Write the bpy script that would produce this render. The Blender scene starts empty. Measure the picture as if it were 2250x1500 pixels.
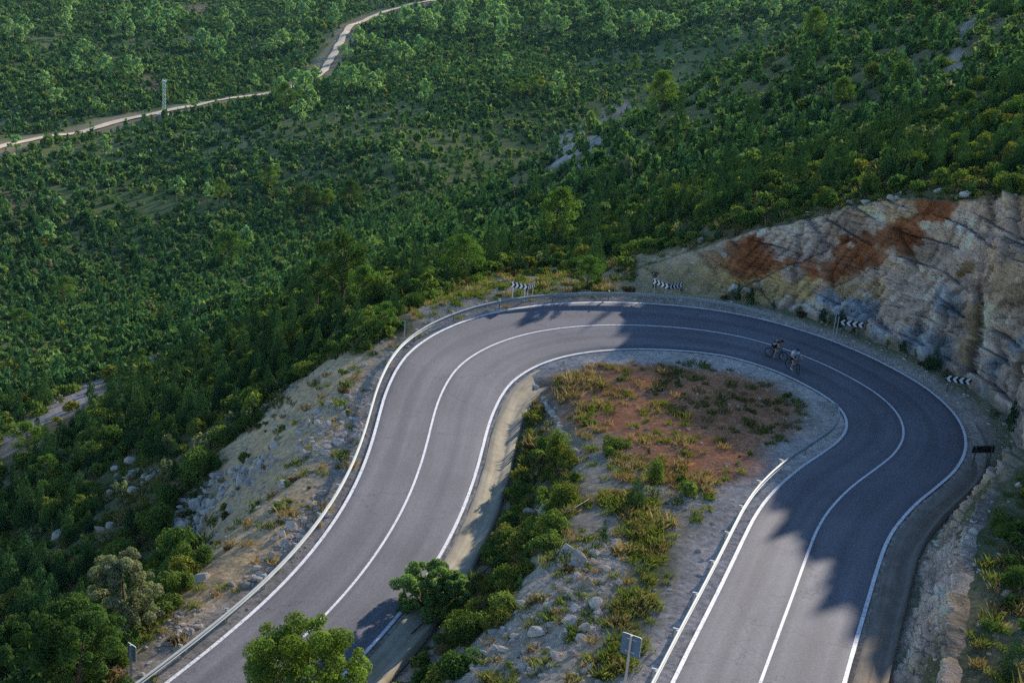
import bpy, bmesh, math, random
import numpy as np
from mathutils import Vector, Matrix, Quaternion
from mathutils.bvhtree import BVHTree

rng = np.random.default_rng(7)
random.seed(7)
SC = bpy.context.scene
COL = SC.collection
R = math.radians

# ------------------------------------------------------------------ camera
PITCH, ROLL, FPX = 0.35339, 0.09436, 3001.8          # solved from the road edge lines; focal length in pixels of a 2250 px wide frame
CX, CY = 1125.0, 750.0
_fw0 = np.array([0, math.cos(PITCH), -math.sin(PITCH)])
_up0 = np.array([0, math.sin(PITCH), math.cos(PITCH)])
_r0 = np.array([1.0, 0, 0])
CAM_R = math.cos(ROLL) * _r0 + math.sin(ROLL) * _up0
CAM_U = -math.sin(ROLL) * _r0 + math.cos(ROLL) * _up0
CAM_F = _fw0
cam_data = bpy.data.cameras.new('camera')
cam = bpy.data.objects.new('camera', cam_data)
COL.objects.link(cam)
cam_data.sensor_fit = 'HORIZONTAL'
cam_data.sensor_width = 36.0
cam_data.lens = FPX / 2250.0 * 36.0
cam_data.clip_start = 0.5
cam_data.clip_end = 9000.0
cam.matrix_world = Matrix(((CAM_R[0], CAM_U[0], -CAM_F[0], 0), (CAM_R[1], CAM_U[1], -CAM_F[1], 0), (CAM_R[2], CAM_U[2], -CAM_F[2], 0), (0, 0, 0, 1)))
SC.camera = cam


def ray(px, py):
    return CAM_F + (px - CX) / FPX * CAM_R - (py - CY) / FPX * CAM_U


def at_depth(px, py, d):
    return ray(px, py) * d


def at_z(px, py, z):
    v = ray(px, py)
    return v * (z / v[2])


def to_px(P):
    P = np.asarray(P, float)
    d = P @ CAM_F
    d = np.where(np.abs(d) < 1e-6, 1e-6, d)
    return CX + FPX * (P @ CAM_R) / d, CY - FPX * (P @ CAM_U) / d, d


# ------------------------------------------------------------------ noise
def _hash(ix, iy, iz, seed):
    h = (ix.astype(np.int64) * 374761393 + iy.astype(np.int64) * 668265263 + iz.astype(np.int64) * 2147483647 + seed * 974634777) & 0x7fffffff
    h = ((h ^ (h >> 13)) * 1274126177) & 0x7fffffff
    h = (h ^ (h >> 16)) & 0x7fffffff
    return h / float(0x7fffffff)


def vnoise(x, y, z=0.0, seed=0):
    x = np.asarray(x, float); y = np.asarray(y, float); z = np.zeros_like(x) + z
    ix, iy, iz = np.floor(x), np.floor(y), np.floor(z)
    fx, fy, fz = x - ix, y - iy, z - iz
    fx = fx * fx * (3 - 2 * fx); fy = fy * fy * (3 - 2 * fy); fz = fz * fz * (3 - 2 * fz)
    v = 0
    for dx in (0, 1):
        wx = fx if dx else 1 - fx
        for dy in (0, 1):
            wy = fy if dy else 1 - fy
            for dz in (0, 1):
                wz = fz if dz else 1 - fz
                v = v + wx * wy * wz * _hash(ix + dx, iy + dy, iz + dz, seed)
    return v


def fbm(x, y, z=0.0, octv=4, seed=0, gain=0.5):
    a, s, t = 1.0, 0.0, 0.0
    for o in range(octv):
        s = s + a * (vnoise(np.asarray(x) * 2 ** o + 13.7 * o, np.asarray(y) * 2 ** o - 7.1 * o, np.asarray(z) * 2 ** o, seed + o) - 0.5)
        t += a
        a *= gain
    return s / t * 2.0        # about -1..1


def worley(x, y, z, seed=0):
    """distance to nearest and second nearest feature point, id of the nearest, and how far a randomly tilted facet of that cell stands out"""
    x = np.asarray(x, float); y = np.asarray(y, float); z = np.asarray(z, float)
    ix, iy, iz = np.floor(x), np.floor(y), np.floor(z)
    f1 = np.full(x.shape, 9.0); f2 = np.full(x.shape, 9.0); cid = np.zeros(x.shape); tl = np.zeros(x.shape)
    for dx in (-1, 0, 1):
        for dy in (-1, 0, 1):
            for dz in (-1, 0, 1):
                jx, jy, jz = ix + dx, iy + dy, iz + dz
                px = jx + _hash(jx, jy, jz, seed); py = jy + _hash(jx, jy, jz, seed + 11); pz = jz + _hash(jx, jy, jz, seed + 23)
                d = np.sqrt((px - x) ** 2 + (py - y) ** 2 + (pz - z) ** 2)
                c = _hash(jx, jy, jz, seed + 37)
                t = (x - px) * (_hash(jx, jy, jz, seed + 41) - .5) + (y - py) * (_hash(jx, jy, jz, seed + 43) - .5) + (z - pz) * (_hash(jx, jy, jz, seed + 47) - .5)
                n = d < f1
                f2 = np.where(n, f1, np.minimum(f2, d))
                cid = np.where(n, c, cid); tl = np.where(n, t, tl)
                f1 = np.where(n, d, f1)
    return f1, f2, cid, tl


def sstep(t):
    t = np.clip(t, 0, 1)
    return t * t * (3 - 2 * t)


# ------------------------------------------------------------------ object helpers
def link(o):
    COL.objects.link(o)
    return o


def mesh_obj(name, verts, faces, mat=None, parent=None, smooth=False, attrs=None, mats=None, midx=None):
    me = bpy.data.meshes.new(name)
    verts = np.asarray(verts, np.float32).reshape(-1, 3)
    if isinstance(faces, np.ndarray) and faces.ndim == 2:
        n, k = faces.shape
        me.vertices.add(len(verts)); me.vertices.foreach_set('co', verts.ravel())
        me.loops.add(n * k); me.loops.foreach_set('vertex_index', faces.astype(np.int32).ravel())
        me.polygons.add(n); me.polygons.foreach_set('loop_start', np.arange(0, n * k, k, dtype=np.int32))
        me.update(calc_edges=True)
    else:
        me.from_pydata([tuple(map(float, v)) for v in verts], [], [tuple(int(i) for i in f) for f in faces])
    if attrs:
        for an, (dom, typ, data) in attrs.items():
            a = me.attributes.new(an, typ, dom)
            a.data.foreach_set('color' if 'COLOR' in typ else ('vector' if typ == 'FLOAT_VECTOR' else 'value'), np.asarray(data, np.float32).ravel())
    if mats:
        for m in mats:
            me.materials.append(m)
        if midx is not None:
            me.polygons.foreach_set('material_index', np.asarray(midx, np.int32))
    elif mat:
        me.materials.append(mat)
    if smooth:
        me.polygons.foreach_set('use_smooth', np.ones(len(me.polygons), bool))
    me.update()
    o = bpy.data.objects.new(name, me)
    link(o)
    if parent is not None:
        o.parent = parent
    return o


def empty(name, loc, rz=0.0):
    o = bpy.data.objects.new(name, None)
    link(o)
    o.location = loc
    o.rotation_euler = (0, 0, rz)
    o.empty_display_size = 0.3
    return o


def tag(o, label=None, cat=None, group=None, kind=None):
    if label: o['label'] = label
    if cat: o['category'] = cat
    if group: o['group'] = group
    if kind: o['kind'] = kind
    return o


class MB:
    """collects pieces of one mesh"""
    def __init__(self):
        self.v = []; self.f = []; self.m = []

    def add(self, vs, fs, m=0):
        b = len(self.v)
        self.v += [tuple(map(float, v)) for v in vs]
        self.f += [tuple(b + i for i in f) for f in fs]
        self.m += [m] * len(fs)

    def box(self, c, s, rot=None, m=0):
        c = Vector(c)
        vs = []
        for x in (-.5, .5):
            for y in (-.5, .5):
                for z in (-.5, .5):
                    p = Vector((x * s[0], y * s[1], z * s[2]))
                    if rot: p = rot @ p
                    vs.append(c + p)
        self.add(vs, [(0, 1, 3, 2), (4, 6, 7, 5), (0, 4, 5, 1), (2, 3, 7, 6), (0, 2, 6, 4), (1, 5, 7, 3)], m)

    def tube(self, pts, rad, n=8, m=0, cap=True):
        pts = [Vector(p) for p in pts]
        if not hasattr(rad, '__len__'): rad = [rad] * len(pts)
        rings = []
        ref = None
        for i, p in enumerate(pts):
            t = (pts[min(i + 1, len(pts) - 1)] - pts[max(i - 1, 0)])
            if t.length < 1e-9: t = Vector((0, 0, 1))
            t.normalize()
            if ref is None:
                ref = t.orthogonal().normalized()
            else:
                ref = (ref - t * ref.dot(t))
                if ref.length < 1e-6: ref = t.orthogonal()
                ref.normalize()
            b = t.cross(ref)
            rings.append([p + (ref * math.cos(a) + b * math.sin(a)) * rad[i] for a in (2 * math.pi * k / n for k in range(n))])
        vs = [v for r in rings for v in r]
        fs = []
        for i in range(len(pts) - 1):
            for k in range(n):
                fs.append((i * n + k, i * n + (k + 1) % n, (i + 1) * n + (k + 1) % n, (i + 1) * n + k))
        if cap:
            fs.append(tuple(range(n - 1, -1, -1)))
            fs.append(tuple((len(pts) - 1) * n + k for k in range(n)))
        self.add(vs, fs, m)

    def ball(self, c, r, nu=10, nv=7, m=0, rot=None):
        c = Vector(c)
        if not hasattr(r, '__len__'): r = (r, r, r)
        vs = []
        for j in range(nv + 1):
            th = math.pi * j / nv
            for i in range(nu):
                ph = 2 * math.pi * i / nu
                p = Vector((r[0] * math.sin(th) * math.cos(ph), r[1] * math.sin(th) * math.sin(ph), r[2] * math.cos(th)))
                if rot: p = rot @ p
                vs.append(c + p)
        fs = []
        for j in range(nv):
            for i in range(nu):
                fs.append((j * nu + i, (j + 1) * nu + i, (j + 1) * nu + (i + 1) % nu, j * nu + (i + 1) % nu))
        self.add(vs, fs, m)

    def torus(self, c, R_, r_, axis=(0, 1, 0), n=28, k=6, m=0):
        q = Vector((0, 0, 1)).rotation_difference(Vector(axis))
        c = Vector(c)
        vs = []; fs = []
        for i in range(n):
            a = 2 * math.pi * i / n
            for j in range(k):
                b = 2 * math.pi * j / k
                vs.append(c + q @ Vector(((R_ + r_ * math.cos(b)) * math.cos(a), (R_ + r_ * math.cos(b)) * math.sin(a), r_ * math.sin(b))))
        for i in range(n):
            for j in range(k):
                fs.append((i * k + j, ((i + 1) % n) * k + j, ((i + 1) % n) * k + (j + 1) % k, i * k + (j + 1) % k))
        self.add(vs, fs, m)

    def build(self, name, mats, parent=None, smooth=False):
        if not isinstance(mats, (list, tuple)): mats = [mats]
        return mesh_obj(name, self.v, self.f, parent=parent, smooth=smooth, mats=mats, midx=self.m)


# ------------------------------------------------------------------ materials
def new_mat(name):
    m = bpy.data.materials.new(name)
    m.use_nodes = True
    nt = m.node_tree
    nt.nodes.clear()
    out = nt.nodes.new('ShaderNodeOutputMaterial')
    return m, nt, out


def N(nt, typ, **kw):
    n = nt.nodes.new(typ)
    for k, v in kw.items():
        if k.startswith('in_'):
            n.inputs[k[3:]].default_value = v
        elif k.startswith('i') and k[1:].isdigit():
            n.inputs[int(k[1:])].default_value = v
        else:
            setattr(n, k, v)
    return n


def mixrgb(nt, a, b, fac, mode='MIX'):
    n = nt.nodes.new('ShaderNodeMix')
    n.data_type = 'RGBA'; n.blend_type = mode
    for sock, val in ((n.inputs[0], fac), (n.inputs[6], a), (n.inputs[7], b)):
        if isinstance(val, bpy.types.NodeSocket): nt.links.new(val, sock)
        else: sock.default_value = val if not isinstance(val, tuple) else (*val, 1)[:4]
    return n.outputs[2]


def noise(nt, scale, detail=4, rough=0.55, vec=None, dim='3D'):
    n = N(nt, 'ShaderNodeTexNoise', in_Scale=scale, in_Detail=detail, in_Roughness=rough)
    if vec is not None: nt.links.new(vec, n.inputs['Vector'])
    return n


def ramp(nt, fac, stops):
    n = nt.nodes.new('ShaderNodeValToRGB')
    cr = n.color_ramp
    while len(cr.elements) < len(stops): cr.elements.new(0.5)
    for e, (p, c) in zip(cr.elements, stops):
        e.position = p
        e.color = (*c, 1) if hasattr(c, '__len__') else (c, c, c, 1)
    nt.links.new(fac, n.inputs[0])
    return n.outputs[0]


def simple_mat(name, col, rough=0.6, metal=0.0, var=0.12, scale=6.0, spec=0.3):
    m, nt, out = new_mat(name)
    b = N(nt, 'ShaderNodeBsdfPrincipled', in_Roughness=rough, in_Metallic=metal)
    b.inputs['Specular IOR Level'].default_value = spec
    tc = N(nt, 'ShaderNodeTexCoord')
    ns = noise(nt, scale, 5, 0.6, tc.outputs['Object'])
    c = ramp(nt, ns.outputs[0], [(0.3, tuple(x * (1 - var) for x in col)), (0.7, tuple(min(1, x * (1 + var)) for x in col))])
    nt.links.new(c, b.inputs['Base Color'])
    nt.links.new(b.outputs[0], out.inputs[0])
    return m


def leaf_mat(name, colA, colB, transl=0.35, gloss=0.0):
    """leaves: tint per face, hue per plant, a part of the light passing through"""
    m, nt, out = new_mat(name)
    oi = N(nt, 'ShaderNodeObjectInfo')
    at = N(nt, 'ShaderNodeAttribute', attribute_name='tint')
    c = ramp(nt, oi.outputs['Random'], [(0.0, colA), (1.0, colB)])
    mul = N(nt, 'ShaderNodeMix', data_type='RGBA', blend_type='MULTIPLY')
    mul.inputs[0].default_value = 1.0
    nt.links.new(c, mul.inputs[6]); nt.links.new(at.outputs['Color'], mul.inputs[7])
    d = N(nt, 'ShaderNodeBsdfDiffuse'); t = N(nt, 'ShaderNodeBsdfTranslucent')
    mx = N(nt, 'ShaderNodeMixShader', i0=transl)
    tcol = mixrgb(nt, mul.outputs[2], (1.1, 1.2, 0.6), 1.0, 'MULTIPLY')
    nt.links.new(mul.outputs[2], d.inputs[0]); nt.links.new(tcol, t.inputs[0])
    nt.links.new(d.outputs[0], mx.inputs[1]); nt.links.new(t.outputs[0], mx.inputs[2])
    nt.links.new(mx.outputs[0], out.inputs[0])
    return m
# ------------------------------------------------------------------ road line (world metres, camera at the origin)
ROAD = [(-12.40,44.78,-35.578,2.96,3.00,0.035),(-10.74,48.26,-35.438,2.95,2.99,0.038),(-9.17,51.72,-35.297,2.95,2.98,0.041),(-7.77,55.18,-35.157,2.96,2.98,0.045),(-6.63,58.67,-35.016,2.98,3.00,0.049),(-5.76,62.22,-34.876,3.00,3.03,0.054),(-5.15,65.68,-34.736,3.03,3.07,0.060),(-4.78,68.84,-34.596,3.07,3.13,0.066),(-4.58,71.70,-34.456,3.12,3.21,0.073),(-4.48,74.41,-34.316,3.18,3.30,0.079),(-4.43,76.94,-34.176,3.24,3.40,0.086),(-4.35,79.13,-34.036,3.31,3.50,0.093),(-4.19,81.05,-33.897,3.37,3.59,0.100),(-3.92,82.99,-33.758,3.44,3.66,0.106),(-3.42,85.13,-33.618,3.51,3.72,0.111),(-2.46,87.46,-33.479,3.57,3.76,0.115),(-0.91,89.87,-33.340,3.63,3.78,0.118),(1.24,92.03,-33.201,3.69,3.79,0.120),(3.97,93.68,-33.062,3.73,3.78,0.121),(7.18,94.71,-32.924,3.76,3.76,0.121),(10.70,95.03,-32.785,3.78,3.74,0.118),(13.97,94.64,-32.647,3.79,3.71,0.115),(16.51,93.58,-32.508,3.78,3.67,0.110),(18.41,92.10,-32.370,3.76,3.63,0.103),(19.92,90.48,-32.231,3.73,3.59,0.097),(21.31,88.52,-32.093,3.70,3.54,0.090),(22.77,85.89,-31.955,3.67,3.50,0.083),(24.00,82.68,-31.816,3.64,3.45,0.076),(24.43,79.20,-31.678,3.61,3.39,0.070),(23.91,75.75,-31.540,3.58,3.34,0.065),(22.61,72.59,-31.402,3.56,3.29,0.060),(20.87,69.79,-31.263,3.52,3.24,0.055),(19.16,67.21,-31.125,3.48,3.20,0.051),(17.76,64.77,-30.987,3.44,3.16,0.047),(16.66,62.52,-30.848,3.38,3.13,0.044),(15.80,60.39,-30.709,3.32,3.11,0.041),(15.03,58.14,-30.571,3.25,3.10,0.038),(14.20,55.63,-30.432,3.19,3.09,0.036),(13.29,52.87,-30.293,3.13,3.09,0.033),(12.31,49.94,-30.153,3.08,3.10,0.031),(11.31,46.95,-30.014,3.05,3.12,0.030)]
_rd = np.array(ROAD)
_d0 = _rd[0] - _rd[1]; _d1 = _rd[-1] - _rd[-2]
_d0[3:] = 0; _d1[3:] = 0
_rd = np.vstack([_rd[0] + _d0 * k for k in (5, 4, 3, 2, 1)] + [_rd] + [_rd[-1] + _d1 * k for k in range(1, 9)])
_s = np.r_[0, np.cumsum(np.linalg.norm(np.diff(_rd[:, :2], axis=0), axis=1))]


def _spline(s, y, q):
    # Catmull-Rom through unevenly spaced samples
    m = np.gradient(y, s, axis=0)
    i = np.clip(np.searchsorted(s, q) - 1, 0, len(s) - 2)
    h = (s[i + 1] - s[i])[:, None]; t = ((q - s[i]) / (s[i + 1] - s[i]))[:, None]
    return (2 * t**3 - 3 * t**2 + 1) * y[i] + (t**3 - 2 * t**2 + t) * h * m[i] + (-2 * t**3 + 3 * t**2) * y[i + 1] + (t**3 - t**2) * h * m[i + 1]


RS = np.arange(0, _s[-1], 0.5)
RC = _spline(_s, _rd, RS)                         # x y z wl wr bank
RT = np.gradient(RC[:, :2], axis=0); RT /= np.linalg.norm(RT, axis=1, keepdims=True)
RN = np.stack([-RT[:, 1], RT[:, 0]], 1)           # towards the outer side of the bend (left of travel uphill)
RS = RS - _s[5]                                   # s = 0 at the first measured sample


def road_at(s):
    out = [np.interp(s, RS, RC[:, k]) for k in range(6)]
    nx = np.interp(s, RS, RN[:, 0]); ny = np.interp(s, RS, RN[:, 1])
    return out, nx, ny


def road_pt(s, q, dz=0.0):
    """point at lateral offset q from the centre line (positive = outer side)"""
    (x, y, z, wl, wr, b), nx, ny = road_at(s)
    return np.stack([x + nx * q, y + ny * q, z + b * np.clip(q, -wr - .6, wl + .6) + dz], -1)


def outer_pt(s, o, dz=0.0):
    (x, y, z, wl, wr, b), nx, ny = road_at(s)
    return np.stack([x + nx * (wl + o), y + ny * (wl + o), z + b * wl + dz + 0 * o], -1)


def inner_pt(s, o, dz=0.0):
    (x, y, z, wl, wr, b), nx, ny = road_at(s)
    return np.stack([x - nx * (wr + o), y - ny * (wr + o), z - b * wr + dz + 0 * o], -1)


def nearest_road(x, y):
    """s and signed offset of points near the road, and distances beyond the outer / inner edge line"""
    S = np.empty(len(x)); Q = np.empty(len(x))
    for a in range(0, len(x), 20000):
        px, py = x[a:a + 20000, None], y[a:a + 20000, None]
        d2 = (px - RC[None, :, 0]) ** 2 + (py - RC[None, :, 1]) ** 2
        i = d2.argmin(1)
        dx, dy = px[:, 0] - RC[i, 0], py[:, 0] - RC[i, 1]
        t = dx * RT[i, 0] + dy * RT[i, 1]
        n = dx * RN[i, 0] + dy * RN[i, 1]
        S[a:a + 20000] = RS[i] + t
        Q[a:a + 20000] = np.sign(n + 1e-9) * np.sqrt(np.maximum(d2[np.arange(len(i)), i] - np.clip(t, -.3, .3) ** 2, 0))
    return S, Q


# shape of the road bench along s:  (s, flat beyond outer edge, outer blend, flat beyond inner edge, inner blend, cliff amount, cliff setback)
PROF = np.array([
    (-30, 1.7, 9, 2.1, 5.0, 0, 2), (0, 1.7, 9, 2.1, 5.0, 0, 2), (25, 1.7, 9, 2.1, 4.5, 0, 2), (36, 1.7, 8, 2.0, 4, 0, 2), (44, 2.2, 8, 1.6, 4, 0, 2),
    (52, 3.4, 6, 1.2, 5, 0, 2), (57, 4.0, 6, 1.2, 5, 0, 3), (60, 4.0, 6, 1.2, 5, .55, 4.0), (63, 3.6, 6, 1.2, 5, 1, 4.4), (68, 3.3, 5, 1.2, 5, 1, 4.2), (76, 3.1, 5, 1.2, 5, 1, 4.0), (86, 2.9, 5, 1.3, 5, 1, 4.0),
    (92, 2.2, 5, 1.6, 5, 1, 2.8), (97, 1.75, 5, 1.8, 5, 1, 2.2), (104, 1.65, 5, 2.0, 5, 1, 1.9), (112, 1.6, 5, 2.0, 5, 1, 1.8), (150, 1.6, 5, 2.0, 5, 1, 1.8)])
# height of the lip of the rock cut above the road
LIP = np.array([(57.5,.2),(60,.5),(63,3.0),(66,6.5),(69,9.2),(72,10.3),(75,11.2),(78,12.8),(82,13.6),(86,12.2),(90,8.6),(94,4.4),(98,3.2),(104,2.7),(112,2.5),(150,2.5)])


def prof(s, k):
    return np.interp(s, PROF[:, 0], PROF[:, k])



# ------------------------------------------------------------------ terrain control points
CTRL = []
def cz(*rows):
    for px, py, z in rows: CTRL.append(at_z(px, py, z))
def cw(*rows):
    for r_ in rows: CTRL.append(np.array(r_, float))
# valley floor
cz((0,0,-113),(400,0,-112),(800,0,-108),(0,325,-105),(360,250,-105),(595,207,-104),(760,75,-105),(150,650,-101),(400,450,-102),(0,480,-104),
   (750,430,-94),(300,640,-96),(1000,300,-92),(1300,100,-88),(1150,200,-88),(1500,60,-77),(1700,10,-69),(550,560,-92),(900,350,-91),(0,620,-102))
# slope between the road and the valley
cz((100,890,-60),(220,850,-60),(0,960,-58),(0,1499,-43.5),(200,1250,-42.3),(480,1000,-39.6),(300,1100,-43),(50,1150,-49),(600,830,-41.2),(400,800,-57),
   (500,700,-62),(650,650,-51),(750,690,-42.5),(870,660,-37.5),(1020,612,-38),(1200,550,-41),(1080,500,-52),(900,540,-56),(1300,400,-43),(700,760,-40.5),(400,1180,-40.2),(330,1400,-38.8),
   (1100,430,-56),(1230,330,-50),(150,800,-72),(0,800,-80))
# ridge of the hill on the right and the hillside above the cut
cz((1450,245,-42),(1600,160,-38.5),(1776,95,-34),(1880,30,-29.5),(1650,350,-32),(1900,250,-27),(2100,150,-21),(2250,50,-17),(2000,30,-23.5),
   (2100,330,-21.8),(2250,250,-19.5),(1450,470,-34),(1330,580,-33.6),(1420,560,-32.6),(1850,380,-25.5))
# what lies behind the ridge
for px, py, z, dz in ((1450,245,-42,14),(1600,160,-38.5,14),(1776,95,-34,16),(1880,30,-31,16)):
    v = at_z(px, py, z)
    for k, e in ((1.28, 1.0), (1.7, 2.2)):
        cw((v[0] * k - 4 * e, v[1] * k, v[2] * k - dz * e))
# near bank of the upper road and the hill outside the picture
cw((26,49,-24.3),(29,58,-23.5),(45,60,-17),(60,90,-10),(45,40,-16),(100,150,-6),(150,250,-4),(250,500,-15),(400,700,-35),(30,30,-22))
# outside the picture on the left and far away
cw((-38,62,-56),(-60,60,-70),(-120,100,-92),(-200,150,-102),(-300,300,-105),(-700,900,-112),(-1500,1500,-115),(0,2500,-115),(1200,1800,-90),(900,900,-60),(-24,40,-42),(-30,30,-47))
# inside the bend and the bank between the roads
cz((1290,1110,-31.2),(1200,1220,-31.3),(1350,1300,-30.6),(1100,1440,-31.6),(1420,1200,-30.9),(1300,960,-32.6),(1500,900,-32.6),(1650,960,-32.2),(1450,820,-33.2),(1260,870,-33.2),(1600,840,-32.7),(1180,1010,-32.9),(1100,1180,-33.0),(1500,1120,-31.6),(950,1480,-32.6))
cw((-2,38,-31.5),(3,36,-30.3))
for k in range(0, len(RS), 12):
    p_ = RC[k]
    CTRL.append(p_[:3].copy())
for s_ in np.arange(60.0, 128.0, 2.5):
    for e_, dz_ in ((.4, 0), (3.0, .5)):
        p_ = outer_pt(np.array([s_]), np.array([float(prof(s_, 1) + prof(s_, 6) + 1.05 + e_)]))[0]
        p_[2] += np.interp(s_, LIP[:, 0], LIP[:, 1]) + dz_
        CTRL.append(p_)
CTRL = np.array(CTRL)


def _warp(x, y):
    r = np.sqrt(x * x + y * y) + 1e-6
    return np.stack([np.arctan2(x, np.maximum(y, 1e-3)) * 1.6, np.log(r / 60.0)], -1)


def _tps_fit(W, z, lam):
    n = len(W)
    d = np.linalg.norm(W[:, None] - W[None], axis=2)
    K = np.where(d > 0, d * d * np.log(d + 1e-12), 0) + lam * np.eye(n)
    Pm = np.c_[np.ones(n), W]
    A = np.zeros((n + 3, n + 3)); A[:n, :n] = K; A[:n, n:] = Pm; A[n:, :n] = Pm.T
    return np.linalg.solve(A, np.r_[z, 0, 0, 0])


_WC = _warp(CTRL[:, 0], CTRL[:, 1])
# heights are interpolated as the slope angle seen from the camera so that near and far points weigh alike
_VC = CTRL[:, 2] / np.sqrt(CTRL[:, 0] ** 2 + CTRL[:, 1] ** 2)
_TPS = _tps_fit(_WC, _VC, 2e-4)


def base_h(x, y):
    out = np.empty(len(x))
    for a in range(0, len(x), 30000):
        W = _warp(x[a:a + 30000], y[a:a + 30000])
        d2 = ((W[:, None] - _WC[None]) ** 2).sum(2)
        K = 0.5 * d2 * np.log(d2 + 1e-20)
        v = K @ _TPS[:len(_WC)] + _TPS[-3] + W @ _TPS[-2:]
        out[a:a + 30000] = v * np.sqrt(x[a:a + 30000] ** 2 + y[a:a + 30000] ** 2)
    return out


def height(x, y, detail=True):
    x = np.asarray(x, float).ravel(); y = np.asarray(y, float).ravel()
    z = base_h(x, y)
    r = np.sqrt(x * x + y * y)
    if detail:
        near = sstep((400 - r) / 300)
        z = z + fbm(x / 14, y / 14, 0, 4, 3) * (0.5 + 0.9 * sstep((r - 100) / 200)) * 0.8 + fbm(x / 2.3, y / 2.3, 0, 3, 5) * 0.16 * near + fbm(x / 90, y / 90, 0, 3, 9) * 4.0 * sstep((r - 200) / 300)
    m = (x > -60) & (x < 75) & (y > 20) & (y < 140)
    if m.any():
        xs, ys, zs = x[m], y[m], z[m]
        S, Q = nearest_road(xs, ys)
        (cx, cy, rz, wl, wr, b), _, _ = road_at(S)
        oo = Q - wl; oi = -Q - wr
        zr = rz + b * np.clip(Q, -wr, wl) - 0.07
        # ditches beside the paved gutters
        zr = zr - 0.45 * (sstep((oi - 0.35) / .3) * sstep((2.3 - oi) / .3)) * sstep((45 - S) / 3)
        zr = zr - 0.40 * (sstep((oo - 0.35) / .3) * sstep((prof(S, 1) + .2 - oo) / .3)) * sstep((S - 88) / 3)
        cl = prof(S, 5)
        fo = prof(S, 1) + cl * (2.1 - 1.1 * sstep((S - 92) / 6))
        bo = np.where(cl > 0, prof(S, 2) * (1 - cl) + cl * prof(S, 6), prof(S, 2))
        to = sstep((oo - fo) / bo)
        to = np.where(cl > .5, np.clip((oo - fo) / np.maximum(bo - 1.4, .35), 0, 1), to)
        ti = sstep((oi - prof(S, 3)) / prof(S, 4))
        t = np.where(Q > 0, to, ti)
        t = np.where((oo < 0) & (oi < 0), 0, t)
        n2 = fbm(xs / 0.9, ys / 0.9, 0, 3, 15) * 0.09 * sstep(np.maximum(oo, oi) - .8)
        z[m] = zr * (1 - t) + zs * t + n2
    return z


# ------------------------------------------------------------------ terrain mesh
def axis_lines(lo, hi, fine0, fine1, step, grow, cap):
    a = list(np.arange(fine0, fine1 + 1e-6, step))
    d = step
    v = fine1
    while v < hi:
        d = min(d * grow, cap); v += d; a.append(v)
    d = step; v = fine0; left = []
    while v > lo:
        d = min(d * grow, cap); v -= d; left.append(v)
    return np.array(left[::-1] + a)


GX = axis_lines(-1700, 1700, -34, 36, 0.36, 1.035, 60)
GY = axis_lines(18, 3000, 40, 116, 0.36, 1.03, 60)
_gx, _gy = np.meshgrid(GX, GY)
_gz = height(_gx, _gy)
TV = np.stack([_gx.ravel(), _gy.ravel(), _gz], 1)
_nx, _ny = len(GX), len(GY)
_i = (np.arange(_ny - 1)[:, None] * _nx + np.arange(_nx - 1)[None]).ravel()
TF = np.stack([_i, _i + 1, _i + _nx + 1, _i + _nx], 1)
print('terrain', _nx, _ny, len(TV))
TBVH = BVHTree.FromPolygons([tuple(v) for v in TV.tolist()], TF.tolist())
ORG = Vector((0, 0, 0))


def hit(px, py, bvh=None):
    v = Vector(ray(px, py)).normalized()
    h = (bvh or TBVH).ray_cast(ORG, v)
    return None if h[0] is None else np.array(h[0])


def ground(x, y):
    h = TBVH.ray_cast(Vector((x, y, 200)), Vector((0, 0, -1)))
    return h[0].z if h[0] is not None else float(height(np.array([x]), np.array([y]))[0])


# ------------------------------------------------------------------ patches of the ground: outlines measured on the photograph, stored as world outlines
def world_poly(pts):
    out = []
    for px, py in pts:
        h = hit(px, py)
        if h is not None: out.append(h[:2])
    return np.array(out)


def poly_sd(x, y, poly):
    """signed distance, positive inside"""
    inside = np.zeros(len(x), bool)
    dist = np.full(len(x), 1e9)
    n = len(poly)
    for i in range(n):
        ax, ay = poly[i]; bx, by = poly[(i + 1) % n]
        c = ((ay > y) != (by > y)) & (x < (bx - ax) * (y - ay) / (by - ay + 1e-12) + ax)
        inside ^= c
        dx, dy = bx - ax, by - ay
        t = np.clip(((x - ax) * dx + (y - ay) * dy) / (dx * dx + dy * dy + 1e-12), 0, 1)
        dist = np.minimum(dist, np.hypot(x - ax - t * dx, y - ay - t * dy))
    return np.where(inside, dist, -dist)


def in_poly(x, y, poly, soft=0.0, wob=0.0, seed=0):
    bx0, by0 = poly.min(0) - 8; bx1, by1 = poly.max(0) + 8
    out = np.zeros(len(x))
    m = (x > bx0) & (x < bx1) & (y > by0) & (y < by1)
    if m.any():
        sd = poly_sd(x[m], y[m], poly)
        if wob: sd = sd + fbm(x[m] / (wob * 2.5), y[m] / (wob * 2.5), 0, 3, seed + 50) * wob
        out[m] = (sd > 0) * 1.0 if soft == 0 else np.clip(sd / soft + .5, 0, 1)
    return out


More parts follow.
